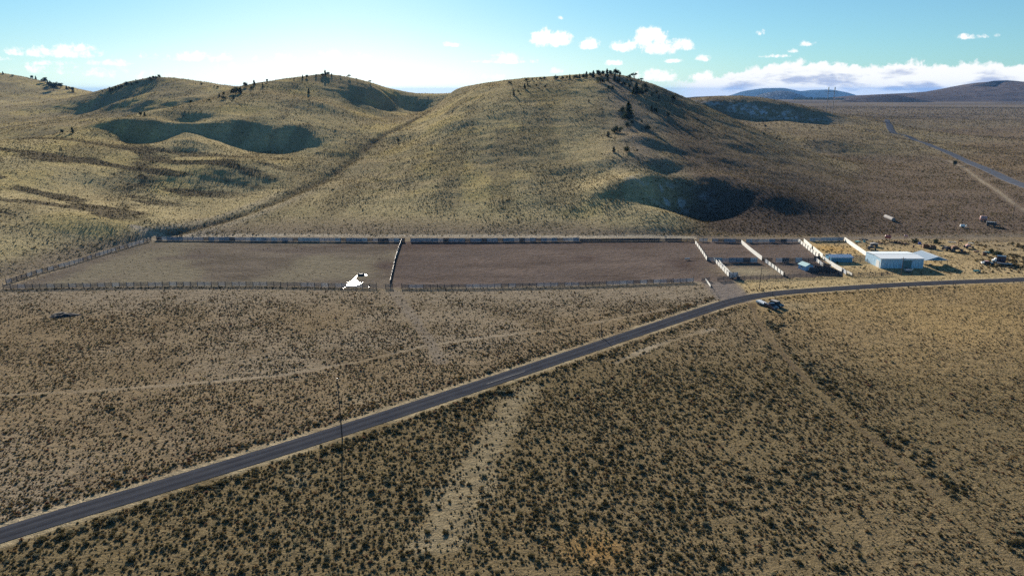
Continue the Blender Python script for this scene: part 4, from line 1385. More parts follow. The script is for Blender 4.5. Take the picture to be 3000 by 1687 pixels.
_q = gpz(2903, 664)
root = empty('hay_wagon', (_q[0], _q[1], float(height(*_q))), R(-30), 'dark box wagon with a bright white bar on top beside the pink tank', 'wagon')
b = MB(); b.box((0, 0, 1.5), (4.2, 2.0, 1.5)); b.build('box', M_DARK, root)
b = MB(); b.bar((-2.2, -1.05, 2.35), (1.2, -1.05, 2.35), .25, .22); b.build('top_bar', M_TRIM, root)
b = MB(); b.bar((2.0, 0, .7), (3.4, 0, .6), .12, .12); b.build('drawbar', M_STEEL, root)
for x in (-1.4, 1.4):
    for y in (-1.0, 1.0):
        wheel(root, x, y, .5, .25)
_q = gpz(2819, 667)
root = empty('water_trailer', (_q[0], _q[1], float(height(*_q))), R(-10), 'small white tub trailer standing left of the dark wagon', 'trailer')
b = MB(); b.tube([(-1.1, 0, .9), (-.9, 0, .9), (.9, 0, .9), (1.1, 0, .9)], [.5, .72, .72, .5], 14); b.build('tub', M_WPAINT, root)
b = MB(); b.bar((1.0, 0, .5), (2.3, 0, .5), .1, .1); b.box((1.7, 0, 1.1), (.3, .3, 1.1)); b.build('drawbar', M_WPAINT, root)
for y in (-.8, .8):
    wheel(root, 0, y, .36, .2)


# ------------------------------------------------------------------ the junk yard behind the barn: every piece its own thing
def barrel(px, py, mat, label, h=.9, r=.32, group='barrels and drums in the yard'):
    root = empty('barrel', (0, 0, 0), 0, label, 'barrel', group)
    place(root, px, py)
    b = MB(); b.tube([(0, 0, 0), (0, 0, h * .33), (0, 0, h * .34), (0, 0, h * .66), (0, 0, h * .67), (0, 0, h)], [r, r * 1.03, r, r * 1.03, r, r], 14); b.build('drum', mat, root)
    b = MB(); b.tube([(0, 0, h), (0, 0, h + .03)], r * 1.05, 14); b.build('lid', M_DARK, root)


barrel(2694, 716, M_BLUEP, 'blue plastic barrel lying behind the carport', 1.1, .55)
barrel(2532, 710, M_TEALP, 'pale teal barrel in the back left of the yard', 1.0, .5)
barrel(2884, 748, M_RUST, 'big rust brown drum under a teal board at the right of the yard', 1.4, .8)
barrel(2676, 725, M_RUST, 'small rusty drum among weeds behind the barn roof', .9, .35)


def sheets(px, py, rz, Lm, Wm, mat, label, n=4, h=.12, lean=0.0, name='board_stack', cat='boards'):
    b = MB()
    for k in range(n):
        b.box((frng.uniform(-.12, .12), frng.uniform(-.12, .12), .06 + k * h), (Lm * frng.uniform(.85, 1), Wm * frng.uniform(.8, 1), h * .7), frng.uniform(-.08, .08))
    b.box((-Lm * .3, 0, 0.0), (.12, Wm, .12)); b.box((Lm * .3, 0, 0.0), (.12, Wm, .12))
    o = b.build(name, mat)
    place(o, px, py, rz=rz)
    o.rotation_euler.x = lean
    return tag(o, label, cat, 'sheets and boards lying in the yard')


sheets(2513, 709, R(10), 2.6, 1.3, M_TEALP, 'pale teal sheet pile beside the long white fence', 3)
sheets(2788, 710, R(-35), 3.6, .5, M_PALE, 'long pale plank leaning in the middle of the yard', 2)
sheets(2844, 713, R(-40), 2.2, .5, M_WHITE, 'short white plank on the golden grass of the yard', 2)
sheets(2895, 741, R(-30), 2.6, .7, M_TEALP, 'teal boards beside the rust brown drum', 3, .2)
sheets(2860, 738, R(-20), 2.0, 1.2, M_RUST, 'rusty sheet pile in tall grass', 3)
sheets(2770, 722, R(3), 3.0, .4, M_RUST, 'long brown plank pile on the grass behind the carport', 2)
sheets(2725, 775, R(50), 2.0, .6, M_GREYW, 'grey planks in the shade under the carport', 2)
sheets(2960, 785, R(-25), 3.0, 1.0, M_DARK, 'dark flat sheets among bushes by the road end of the yard', 3)


def crate_box(px, py, s, rz, mat, label):
    root = empty('scrap_bin', (0, 0, 0), 0, label, 'bin', 'rusty bins behind the carport')
    place(root, px, py, rz=rz)
    b = MB()
    w, d, h = s
    for (cx, cy, sx, sy) in ((0, -d / 2, w, .08), (0, d / 2, w, .08), (-w / 2, 0, .08, d - .09), (w / 2, 0, .08, d - .09)):
        b.box((cx, cy, h / 2), (sx, sy, h))
    b.box((0, 0, .1), (w - .1, d - .1, .1))
    b.build('box', mat, root)
    for x in (-w / 2, 0, w / 2):
        b = MB(); b.box((x, -d / 2 - .07, h / 2), (.1, .06, h)); b.build('rib', M_STEEL, root)


crate_box(2711, 726, (2.2, 1.8, 1.5), R(-15), M_RUST, 'left brown rusty bin behind the carport')
crate_box(2732, 729, (2.2, 1.8, 1.5), R(-15), M_STEEL, 'right dark rusty bin behind the carport')


def implement(px, py, rz, label, main, s=1.0, mast=True, cat='farm machine', name='farm_implement', grp='old farm machines in the yard'):
    """toolbar machine: frame, seat box, two spoked wheels, hitch, mast"""
    root = empty(name, (0, 0, 0), 0, label, cat, grp)
    place(root, px, py, rz=rz)
    root.scale = (s, s, s)
    b = MB(); b.bar((-2.4, 0, .7), (2.2, 0, .75), .25, .2); b.bar((-1.2, -1.3, .75), (-1.2, 1.3, .75), .2, .2); b.bar((.8, -1.1, .8), (.8, 1.1, .8), .2, .2); b.bar((-1.2, -1.2, .8), (.8, -1.0, .8), .12, .12); b.bar((-1.2, 1.2, .8), (.8, 1.0, .8), .12, .12)
    b.build('frame', M_DARK, root)
    b = MB(); b.prism([(-1.3, .8), (.7, .8), (.5, 1.5), (-.6, 1.8), (-1.3, 1.5)], -.7, .7); b.build('hopper', main, root)
    for y in (-1.35, 1.35):
        wheel(root, -1.2, y, .62, .2)
    for y in (-.5, .5):
        wheel(root, 1.6, y, .35, .15)
    if mast:
        b = MB(); b.bar((.4, .2, 1.3), (.5, .25, 3.1), .14, .14); b.bar((.5, .25, 3.0), (-1.0, .1, 2.2), .1, .1); b.build('boom', main, root)
    b = MB()
    for k in range(5):
        b.bar((-2.3, -.9 + k * .45, .65), (-2.5, -.9 + k * .45, .05), .06, .06)
    b.build('tine', M_STEEL, root)
    return root


implement(2800, 736, R(-12), 'large rusty farm machine with a mast in the middle of the yard', M_RUST, 1.35)
implement(2775, 733, R(8), 'low dark farm rake left of the rusty machine', M_DARK, .95, mast=False)
implement(2553, 731, R(-25), 'dark farm implement just behind the barn roof', M_DARK, .9, mast=False)
implement(2838, 727, R(-15), 'pinkish old seed drill right of the rusty machine', M_PINK, .95, mast=False)
root = empty('flat_wagon', (0, 0, 0), 0, 'grey topped flat wagon behind the dark farm implement', 'wagon')
place(root, 2560, 722, rz=R(-15))
b = MB(); b.prism([(-1.6, 1.2), (1.6, 1.2), (1.7, 1.3), (0, 1.65), (-1.7, 1.3)], -1.1, 1.1); b.build('top', M_GREYW, root)
b = MB(); b.box((0, 0, .85), (2.8, 1.7, .6)); b.build('box', M_DARK, root)
for x in (-1, 1):
    for y in (-.95, .95):
        wheel(root, x, y, .42, .2)
for px, py, rz, lab in ((2625, 711, 10, 'dark low scrap heap right of the red fuel tank'), (2530, 703, 0, 'dark scrap heap at the back left of the yard'), (2580, 713, -5, 'low grey scrap heap below the red fuel tank'),
                        (2650, 716, 6, 'flat scrap heap behind the right half of the barn roof'), (2820, 741, -12, 'tangle of rusty scrap below the farm machine'), (2815, 706, 5, 'small dark scrap heap at the back of the yard')):
    b = MB()
    for k in range(16):
        a, r0 = frng.uniform(0, 6.28), frng.uniform(0, 1.5)
        x, y = math.cos(a) * r0 * 1.5, math.sin(a) * r0
        if k % 3 == 0:
            b.box((x, y, .2), (frng.uniform(.4, 1.2), frng.uniform(.2, .7), frng.uniform(.2, .6)), a)
        else:
            b.bar((x, y, frng.uniform(0, .5)), (x + frng.uniform(-1.6, 1.6), y + frng.uniform(-1, 1), frng.uniform(.05, .9)), .12, frng.uniform(.06, .25))
    o = b.build('scrap_heap', frng.choice((M_STEEL, M_DARK, M_RUST)))
    place(o, px, py, rz=R(rz))
    tag(o, lab, 'scrap heap', 'scrap heaps in the yard')

# vehicles and bits at the right of the yard
q = gp(2893, 775)
car = empty('car', (q[0], q[1], 0), R(-18), 'old dark car with a white nose parked at the right of the yard', 'car')
b = MB(); b.prism([(-2.1, .35), (2.1, .35), (2.15, .7), (2.0, .85), (.9, .95), (-2.0, .95), (-2.15, .7)], -.85, .85); b.build('body', M_BLACK, car, bevel=.05)
b = MB(); b.prism([(-1.4, .95), (.8, .95), (.2, 1.4), (-1.1, 1.4)], -.7, .7); b.build('window', M_GLASS, car)
b = MB(); b.box((-.45, 0, 1.43), (1.3, 1.35, .06)); b.build('roof', M_PINK, car)
b = MB(); b.prism([(-2.2, .4), (-1.3, .5), (-1.3, .98), (-2.2, .9)], -.88, .88); b.build('hood', M_WPAINT, car)
for x in (-1.3, 1.3):
    for y in (-.8, .8):
        wheel(car, x, y, .33, .2)
q = gp(2925, 771)
bt = empty('box_truck', (q[0], q[1], 0), R(-30), 'dark box truck with a white front at the right of the yard', 'truck')
b = MB(); b.box((.7, 0, 1.9), (3.0, 2.0, 2.3)); b.build('cargo_box', M_NAVY, bt)
b = MB(); b.prism([(-2.3, .6), (-.85, .6), (-.85, 1.9), (-1.4, 1.9), (-1.8, 1.3), (-2.3, 1.2)], -.95, .95); b.build('cab', M_WPAINT, bt, bevel=.05)
b = MB(); b.prism([(-1.78, 1.34), (-1.2, 1.34), (-1.2, 1.8), (-1.44, 1.8)], -.97, .97); b.build('window', M_GLASS, bt)
b = MB(); b.box((0, 0, .62), (4.4, .9, .2)); b.build('chassis', M_DARK, bt)
for x in (-1.6, 1.3):
    for y in (-.9, .9):
        wheel(bt, x, y, .42, .25)
q = gp(2942, 778)
ft = empty('flat_trailer', (q[0], q[1], 0), R(-32), 'dark flatbed trailer with a pale edge in front of the box truck', 'trailer')
b = MB(); b.box((0, 0, .95), (5.0, 2.2, .18)); b.build('deck', M_DARK, ft)
b = MB(); b.box((0, -1.13, .97), (5.0, .06, .24)); b.build('edge', M_PALE, ft)
for x in (.9, 1.8):
    for y in (-.95, .95):
        wheel(ft, x, y, .4, .22)
b = MB(); b.bar((-2.4, 0, .8), (-3.6, 0, .6), .14, .14); b.build('hitch', M_DARK, ft)
trough(2861, 797, 2.0, .6, R(-6), 'pale teal and white tub by the yard fence posts', M_TEALP)
q = gp(2660, 799)
pt = empty('flat_trailer', (q[0], q[1], 0), R(2), 'small trailer stacked with pale blue boards in the shade before the barn', 'trailer')
b = MB(); b.box((0, 0, .6), (2.6, 1.5, .14)); b.build('deck', M_DARK, pt)
for k in range(3):
    b = MB(); b.box((-.1, 0, .75 + k * .26), (2.3, 1.3, .13)); b.build('board', M_PALE, pt)
b = MB(); b.tube([(1.4, 0, 1.25), (1.75, 0, 1.3)], .22, 10); b.build('light_drum', M_TRIM, pt)
for y in (-.8, .8):
    wheel(pt, 0, y, .34, .2)
lone_post(2655, 796, 2.0, 'dark short post standing in the shade before the barn door', .16)
b = MB(); b.bar((0, 0, 1.6), (1.8, -.2, .9), .2, .12); b.bar((0, 0, 0), (0, 0, 1.6), .12, .12); b.bar((1.8, -.2, 0), (1.8, -.2, .9), .12, .12)
o = b.build('ramp', M_PALE); place(o, 2645, 788); tag(o, 'pale sloping ramp rail before the barn door', 'ramp')

# dark heap of earth in the brush on the left
q = gp(184, 924)
bm_v, bm_f = [], []
nr, na = 12, 36
V = [(0, 0, .55)]
for i in range(1, nr + 1):
    for k in range(na):
        a = 2 * math.pi * k / na
        r0 = i / nr
        rr = r0 * (1 + .25 * math.sin(3 * a + 1) + .12 * math.sin(7 * a))
        V.append((rr * 4.2 * math.cos(a), rr * 2.6 * math.sin(a), max(-.1, (.75 * (1 - r0 ** 2) * (.6 + .8 * float(vnoise(40 + rr * 9 * math.cos(a), 40 + rr * 9 * math.sin(a), 2.0))) - .05))))
Fq = [(0, 1 + k, 1 + (k + 1) % na) for k in range(na)]
for i in range(nr - 1):
    for k in range(na):
        a0, a1 = 1 + i * na + k, 1 + i * na + (k + 1) % na
        Fq.append((a0, a0 + na, a1 + na, a1))
b = MB(); b.add(V, Fq)
o = b.build('earth_mound', plain_mat('black_cinder_soil', (0.022, 0.021, 0.024), .95, .5, 1.2, bump=1.0), smooth_shade=True)
o.location = (q[0], q[1], 0)
tag(o, 'low black mound of cinder soil alone in the brush on the left', 'mound')

# ------------------------------------------------------------------ junipers
M_TRUNK = plain_mat('juniper_bark', (0.10, 0.075, 0.055), 0.9, 0.3, 4.0)
M_LEAF = foliage_mat('juniper_foliage', 0.25)


def leaf_cloud(rng, centres, n_each, size, col, var=0.35):
    """many small triangles spread through a few lobes: (cx, cy, cz, rx, ry, rz)"""
    V, Fc, C = [], [], []
    k = 0
    for (cx, cy, cz, rx, ry, rz) in centres:
        for _ in range(n_each):
            d = rng.normal(size=3)
            d /= np.linalg.norm(d)
            rad = rng.random() ** 0.45
            p = np.array([cx, cy, cz]) + d * rad * np.array([rx, ry, rz]) * (0.82 + 0.36 * rng.random())
            a = rng.normal(size=3)
            a /= np.linalg.norm(a)
            b = np.cross(a, rng.normal(size=3))
            b /= np.linalg.norm(b) + 1e-6
            s = size * (0.6 + 0.8 * rng.random())
            V += [p + a * s, p - a * s * 0.5 + b * s * 0.8, p - a * s * 0.5 - b * s * 0.8]
            Fc.append((k, k + 1, k + 2))
            c = np.array(col) * (1 + rng.uniform(-var, var))
            C += [c, c, c]
            k += 3
    return np.array(V), np.array(Fc), np.array(C)


def make_tree(kind, seed):
    """unit height tree: trunk and crown meshes"""
    rng = np.random.default_rng(seed)
    lobes = []
    if kind == 'round':
        for k in range(9):
            a = rng.uniform(0, 6.28)
            r = rng.uniform(.05, .26)
            lobes.append((r * math.cos(a), r * math.sin(a), rng.uniform(.38, .78), .22, .22, .19))
        lobes.append((0, 0, .55, .3, .3, .33))
    elif kind == 'cone':
        for k in range(11):
            t = k / 10
            a = rng.uniform(0, 6.28)
            r = .07 * (1 - t)
            w = .30 * (1 - t) ** 0.8 + .05
            lobes.append((r * math.cos(a), r * math.sin(a), .14 + .82 * t, w * rng.uniform(.75, 1.15), w * rng.uniform(.75, 1.15), .10))
    elif kind == 'flat':
        for k in range(7):
            a = rng.uniform(0, 6.28)
            r = rng.uniform(.1, .42)
            lobes.append((r * math.cos(a), r * math.sin(a), rng.uniform(.66, .84), .24, .24, .12))
        lobes.append((0, 0, .82, .3, .3, .16))
    else:                                                     # wide, several stems
        for k in range(12):
            a = rng.uniform(0, 6.28)
            r = rng.uniform(.1, .55)
            lobes.append((r * math.cos(a), r * math.sin(a), rng.uniform(.25, .75) * (1 - .35 * r), .24, .24, .2))
        lobes.append((.1, 0, .72, .16, .16, .26))
        lobes.append((-.3, .1, .6, .18, .18, .2))
    V, Fc, C = leaf_cloud(rng, lobes, 46, .060, (0.042, 0.056, 0.032))
    cr = mesh_from_np('crown', V, Fc, M_LEAF, attrs={'tint': C})
    b = MB()
    b.tube([(0, 0, -.08), (.01, 0, .2), (-.01, .01, .5), (0, 0, .8)], [.045, .038, .025, .008], 7)
    for k in range(6):
        a = k * 1.05 + rng.uniform(0, .5)
        z0 = rng.uniform(.12, .5)
        l = lobes[k % len(lobes)]
        b.tube([(0, 0, z0), (l[0] * .5, l[1] * .5, (z0 + l[2]) / 2), (l[0], l[1], l[2])], [.018, .012, .004], 5)
    tr = b.build('trunk', M_TRUNK)
    return tr, cr


PROTO = {}
for kd in ('round', 'cone', 'flat', 'wide'):
    PROTO[kd] = [make_tree(kd, 100 + 7 * i + len(kd)) for i in range(2)]
PLACED = set()
TREES = []


def T_(zone, kinds, pts):
    for i, q in enumerate(pts):
        TREES.append((zone, q[3] if len(q) > 3 else kinds[i % len(kinds)], q[0], q[1], q[2]))


T_('on the rocky knoll at the far left skyline', ('cone', 'wide', 'round'), [(9, 219, 6), (37, 225, 5), (95, 232, 9), (105, 234, 8), (125, 240, 8), (133, 244, 14), (140, 248, 10), (150, 256, 14), (158, 266, 20), (148, 252, 10), (168, 256, 13), (178, 258, 12), (195, 262, 8), (203, 263, 7), (212, 268, 11), (215, 272, 8)])
T_('in the row on the left shoulder of the round hill', ('round', 'cone', 'wide'), [(300, 271, 6), (322, 270, 11), (330, 267, 8), (340, 264, 9), (348, 262, 9), (357, 258, 8), (373, 254, 13), (385, 251, 7), (400, 246, 6)])
T_('on the top of the far round hill at left', ('wide', 'round'), [(440, 236, 9), (450, 234, 9), (458, 232, 8), (466, 231, 11), (590, 248, 5), (628, 256, 5), (638, 258, 6)])
T_('along the rocky rim of the near left hill', ('cone', 'round', 'wide'), [(643, 285, 9), (655, 280, 9), (692, 276, 20), (705, 274, 15), (718, 258, 16), (738, 263, 10), (745, 252, 13), (782, 242, 9), (655, 292, 10), (685, 291, 10), (560, 304, 10), (612, 296, 6), (770, 256, 9), (905, 276, 14, 'cone')])
T_('beside the dark scarp low on the left hill', ('round', 'cone'), [(183, 392, 11), (213, 391, 14), (412, 341, 11), (424, 341, 10)])
T_('on the crest of the near left hill', ('round', 'cone'), [(862, 235, 5), (887, 231, 9), (899, 230, 10), (926, 226, 7), (945, 224, 9, 'wide'), (953, 223, 14), (963, 223, 11), (972, 224, 7), (997, 227, 5), (1023, 231, 10, 'flat'), (1044, 235, 5), (1085, 246, 9, 'flat')])
T_('alone in the grass just right of the gully', ('round',), [(1166, 418, 13)])
T_('spaced along the left skyline of the central hill', ('round', 'cone', 'wide'), [(1492, 248, 9), (1497, 247, 8), (1543, 239, 9), (1559, 237, 7), (1571, 236, 6), (1583, 235, 8), (1595, 234, 9, 'wide'), (1629, 234, 13, 'wide'), (1648, 234, 11), (1660, 232, 8)])
T_('in the crowded row on the summit of the central hill', ('cone', 'round'), [(1669, 233, 12), (1687, 232, 13, 'wide'), (1698, 231, 12), (1710, 229, 13, 'wide'), (1718, 228, 15), (1729, 227, 14), (1738, 228, 17), (1752, 224, 18), (1758, 223, 12), (1767, 223, 15), (1778, 226, 20), (1788, 222, 15), (1803, 222, 20, 'wide'), (1815, 223, 12)])
T_('on the right skyline below the summit of the central hill', ('round',), [(1843, 230, 11, 'wide'), (1858, 234, 18, 'flat'), (1870, 238, 7), (1880, 242, 11, 'flat')])
T_('in the grass on the left face of the central hill', ('cone', 'round'), [(1537, 262, 14), (1571, 255, 8), (1546, 251, 8), (1598, 259, 9), (1505, 282, 13), (1518, 273, 8), (1725, 300, 8), (1013, 412, 6), (1783, 291, 7)])
T_('clustered just under the summit of the central hill', ('wide', 'round'), [(1760, 244, 19), (1752, 240, 13), (1780, 239, 16, 'cone'), (1800, 239, 17, 'cone'), (1812, 244, 15), (1814, 231, 9), (1838, 245, 11, 'flat'), (1850, 246, 10, 'flat'), (1827, 252, 13), (1783, 265, 13), (1793, 263, 11), (1845, 263, 16)])
T_('in the big dark clump right of the spur', ('cone', 'round', 'wide'), [(1855, 278, 18), (1863, 277, 29, 'cone'), (1872, 279, 19, 'wide'), (1880, 277, 18), (1893, 277, 17), (1888, 259, 16)])
T_('scattered on the bare right shoulder of the central hill', ('cone', 'round'), [(1910, 282, 9), (1924, 277, 11), (1930, 290, 11), (1922, 271, 7), (1909, 327, 16), (1919, 332, 15), (1924, 331, 9), (1957, 344, 14), (1948, 282, 6)])
T_('standing alone on the right shoulder of the central hill', ('round',), [(1970, 303, 23)])
T_('tall and dark on the rocky spur', ('cone',), [(1840, 347, 41)])
T_('at the foot of the tall dark tree on the rocky spur', ('wide', 'round'), [(1833, 352, 20), (1846, 342, 19), (1838, 374, 17), (1850, 366, 14), (1826, 330, 18)])
T_('low on the rocky spur', ('wide', 'round'), [(1808, 390, 22), (1781, 401, 14, 'cone'), (1897, 380, 15), (1798, 447, 15, 'cone'), (1836, 445, 17), (1866, 447, 9), (1880, 360, 8)])
T_('as a dot on the lower right flank of the central hill', ('round',), [(2060, 374, 6), (2053, 412, 7), (2238, 398, 9), (2275, 410, 8), (2285, 414, 8), (2242, 375, 8), (2014, 327, 7)])
T_('at the edge of the far grey road', ('round',), [(2797, 487, 15)])
T_('behind the junk yard', ('wide',), [(2741, 716, 16), (2680, 712, 12), (2905, 744, 14), (2920, 751, 15)])
KW = {'round': 'rounded juniper', 'cone': 'pointed juniper', 'flat': 'flat topped juniper', 'wide': 'bushy juniper'}
SZ = lambda h: 'tiny' if h < 8 else ('small' if h < 12 else ('mid sized' if h < 18 else 'large'))
for i, (zone, kd, px, py, hp) in enumerate(TREES):
    P = hit(px, py, 150, 2600)
    slant = math.hypot(math.hypot(P[0], P[1]), H - P[2])
    hm = hp * slant / F * 1.12
    vi = i % 2
    root = empty('juniper_tree', (P[0], P[1], P[2] - .05 * hm), frng.uniform(0, 6.28), f'{SZ(hp)} {KW[kd]} {zone}', 'tree', 'junipers on the hills')
    wx = {'round': 1.0, 'cone': 1.0, 'flat': 1.15, 'wide': 1.0}[kd] * frng.uniform(.88, 1.15)
    root.scale = (hm * wx, hm * wx, hm)
    for o in PROTO[kd][vi]:
        c = o if (kd, vi) not in PLACED else o.copy()
        if c is not o:
            link(c, root)
        else:
            c.parent = root
    PLACED.add((kd, vi))
for kd, pr in PROTO.items():
    for vi, objs in enumerate(pr):
        if (kd, vi) not in PLACED:
            for o in objs:
                bpy.data.objects.remove(o)

# ------------------------------------------------------------------ sagebrush and bunch grass
M_SAGE = foliage_mat('sagebrush_foliage', 0.30)


def shrub(seed, n, size, col=(1, 1, 1), flat=0.8):
    """unit radius shrub sitting on z=0; dome of leaf sprays over a few stems"""
    rng = np.random.default_rng(seed)
    lob = []
    for k in range(5):
        a = rng.uniform(0, 6.28)
        r = rng.uniform(.15, .5)
        lob.append((r * math.cos(a), r * math.sin(a), rng.uniform(.3, .55) * flat, .5, .5, .42 * flat))
    lob.append((0, 0, .45 * flat, .6, .6, .5 * flat))
    V, Fc, C = leaf_cloud(rng, lob, max(1, n // 6), size, col, 0.3)
    V[:, 2] = np.maximum(V[:, 2], -0.03)
    return V, Fc, C


SAGE = np.array([0.125, 0.103, 0.052])
SAGE_D = np.array([0.080, 0.067, 0.034])
SAGE_G = np.array([0.155, 0.145, 0.095])
OCHRE = np.array([0.19, 0.13, 0.062])
RUSTY = np.array([0.13, 0.075, 0.045])
STRAW = np.array([0.34, 0.27, 0.15])
GOLD = np.array([0.36, 0.30, 0.13])

ROADX = lambda y: np.interp(y, ROAD_P[:, 1], ROAD_P[:, 0])


def scatter(n, x0, x1, y0, y1, rng):
    """even scatter inside the view wedge"""
    y = np.sqrt(rng.uniform(y0 * y0, y1 * y1, n))
    return y


def wedge(rho, y0, y1, rng, tmax=0.97):
    """points of density rho (per m2) in the wedge |x| < tmax*(y+20), y0 < y < y1"""
    A = tmax * ((y1 + 20) ** 2 - (y0 + 20) ** 2)
    n = rng.poisson(rho * A)
    u = rng.random(n)
    y = np.sqrt((y0 + 20) ** 2 + u * ((y1 + 20) ** 2 - (y0 + 20) ** 2)) - 20
    t = rng.uniform(-1, 1, n) * tmax
    k = rng.random(n) < smooth(tmax, tmax - .12, np.abs(t))
    return (t * (y + 20))[k], y[k]


rng = np.random.default_rng(77)
PX, PY, PR, PC = [], [], [], []


def keep(x, y, prob, r, col):
    m = rng.random(len(x)) < prob
    PX.append(x[m]); PY.append(y[m]); PR.append(r[m]); PC.append(col[m])


def tints(n, *opts):
    w = np.array([o[1] for o in opts], float)
    k = rng.choice(len(opts), n, p=w / w.sum())
    base = np.array([o[0] for o in opts])[k]
    return base * rng.uniform(.75, 1.3, (n, 1))


def common(x, y):
    """0 where nothing grows: road, tracks, pens, buildings, yard"""
    rd = seg_dist(x, y, ROAD_S)
    f = smooth(3.4, 4.6, rd)
    for tr, w in ((TRACK_A, .65), (TRACK_B, .7), (PATH_D, .7)):
        f = f * smooth(w * .8, w * 1.5, seg_dist(x, y, tr))
    f = f * (1 - .75 * smooth(3.0, 1.2, seg_dist(x, y, TRACK_C)))
    f = f * smooth(5, 8, seg_dist(x, y, DRIVE))
    f = f * smooth(5, 7, np.hypot(x - 80.5, y - 223)) * (1 - .85 * blob(x, y, 2330, 893, 9, 7))
    f = np.where(in_poly(x, y, CORRAL), 0, f)
    f = np.where(in_poly(x, y, YARD), 0.0, f)
    return f, rd


# plain on the camera's side of the corral
x, y = wedge(3.6, 74, 246, rng)
n1, n2 = fbm(x, y, 26, 3, 61), fbm(x, y, 8, 2, 67)
f, rd = common(x, y)
below = (x - ROADX(y)) > 0                       # right of / nearer than the road
east = smooth(10, 60, x - 20 - (y - 100) * 0.42)  # golden side
pale = smooth(6, 1.5, seg_dist(x, y, PALE) + (n2 - .5) * 7)
dens = np.where(below, .14 + 0.54 * smooth(.30, .60, n1 * .6 + n2 * .4 + .06), (.14 + 0.52 * smooth(.34, .64, n1 * .4 + n2 * .6 + .02)))
dens = dens * np.where(below, 1 - .25 * east, smooth(244, 222, y) * .85 + .12)
dens = dens * np.where(below & (y > 165), .85, 1.0) * (1 - .8 * pale)
r = np.where(below, rng.gamma(4.5, .060, len(x)), rng.gamma(6, .037, len(x)))
r = np.where(below & (y > 150), r * (1 - .30 * smooth(150, 215, y)), r)
r = r * (1 - .22 * east * below)
edge = np.exp(-((rd - 6.0) / 2.0) ** 2)
dens = np.clip(dens + .35 * edge * np.where(below, .6, 1.0), 0, 1)
r = r * (1 + .35 * edge)
cn = tints(len(x), (SAGE, 3), (SAGE_D, 2), (SAGE_G, 1.4), (OCHRE, .9))
ce = tints(len(x), (SAGE, 1.5), (SAGE_G, 1.5), (OCHRE, 2.6), (RUSTY * 1.2, 1.3), (SAGE_D, .5))
cm = np.where((rng.random(len(x)) < np.where(below, .12 + east * .75, .72))[:, None], ce, cn)
keep(x, y, dens * f, np.clip(r, .16, .95), cm)
# dark brush lining the right-hand track, and low tufts in the left pen
tb = np.array(resample(TRACK_B, 1.0))
for k in range(420):
    q = tb[rng.integers(12, len(tb))] + rng.normal(size=2) * np.array([2.0, 2.0]) + np.array([3.4, 1.2])
    if seg_dist(np.array([q[0]]), np.array([q[1]]), TRACK_B)[0] > 1.8 and rng.random() < smooth(.35, .6, vnoise(q[0], q[1], 9, 5)):
        PX.append(np.array([q[0]])); PY.append(np.array([q[1]])); PR.append(np.array([rng.uniform(.4, .85)])); PC.append((SAGE_G if rng.random() < .4 else SAGE_D)[None] * rng.uniform(.8, 1.3))
x, y = wedge(.12, 246, 326, rng)
inp = in_poly(x, y, CORRAL) & (x < -46)
keep(x, y, inp * smooth(.4, .6, fbm(x, y, 20, 3, 71)) * .8, rng.uniform(.12, .3, len(x)), tints(len(x), (SAGE_D, 1), (RUSTY, 1), (OCHRE, 1)))
# weeds round the yard, along fences and the roadside
x, y = wedge(.8, 240, 336, rng)
rd = seg_dist(x, y, ROAD_S)
yd = in_poly(x, y, YARD)
barnz = (x > 139) & (x < 160) & (y > 271) & (y < 288)
carp = (x > 157) & (x < 168) & (y > 274) & (y < 290)
g1 = fbm(x, y, 9, 3, 83)
rt = smooth(175, 195, x + (y - 270) * -.3)
keep(x, y, yd * ~barnz * ~carp * (.10 + .8 * smooth(.5, .66, g1) * .5 + .5 * rt * smooth(.42, .55, g1)) * .7 * smooth(3.2, 4.2, rd) + yd * ~barnz * ~carp * (.7 * blob(x, y, 2640, 712, 15, 5) + .5 * blob(x, y, 2960, 780, 9, 9)) * smooth(.4, .5, g1), rng.uniform(.2, .6, len(x)) + .25 * rt, tints(len(x), (SAGE, 2), (OCHRE, 1.4), (SAGE_D, 1.6), (STRAW, 1)))
keep(x, y, (~yd) * (x > 74) * (rd > 3.3) * (rd < 7) * .35 * ~in_poly(x, y, CORRAL), rng.uniform(.15, .4, len(x)), tints(len(x), (SAGE, 1), (STRAW, 2), (OCHRE, 1)))
nf = seg_dist(x, y, [gp(*q) for q in ((10, 849), (250, 845), (500, 842), (800, 842), (1000, 846))])
keep(x, y, np.exp(-(nf / .7) ** 2) * .95, rng.uniform(.18, .42, len(x)), tints(len(x), (SAGE_D, 3), (SAGE, 1)))
xx, yy = wedge(.9, 236, 248, rng)
nf = seg_dist(xx, yy, [gp(*q) for q in ((10, 850), (250, 846), (500, 843), (800, 843), (1000, 847))])
keep(xx, yy, np.exp(-(nf / .8) ** 2) * .95, rng.uniform(.2, .45, len(xx)), tints(len(xx), (SAGE_D, 3), (SAGE, 1)))
PX, PY, PR, PC = np.concatenate(PX), np.concatenate(PY), np.concatenate(PR), np.concatenate(PC)
PZ = height(PX, PY)
sx_, sy_ = project(np.stack([PX, PY, PZ], 1))
dist = np.sqrt(PX ** 2 + PY ** 2 + (H - PZ) ** 2)
size_px = PR / dist * F
inside = (sx_ > 6) & (sx_ < 2994) & (sy_ < 1680) & (sy_ > 0)
order = np.argsort(-(size_px * inside))
big = order[:300]
rest = np.ones(len(PX), bool)
rest[big] = False

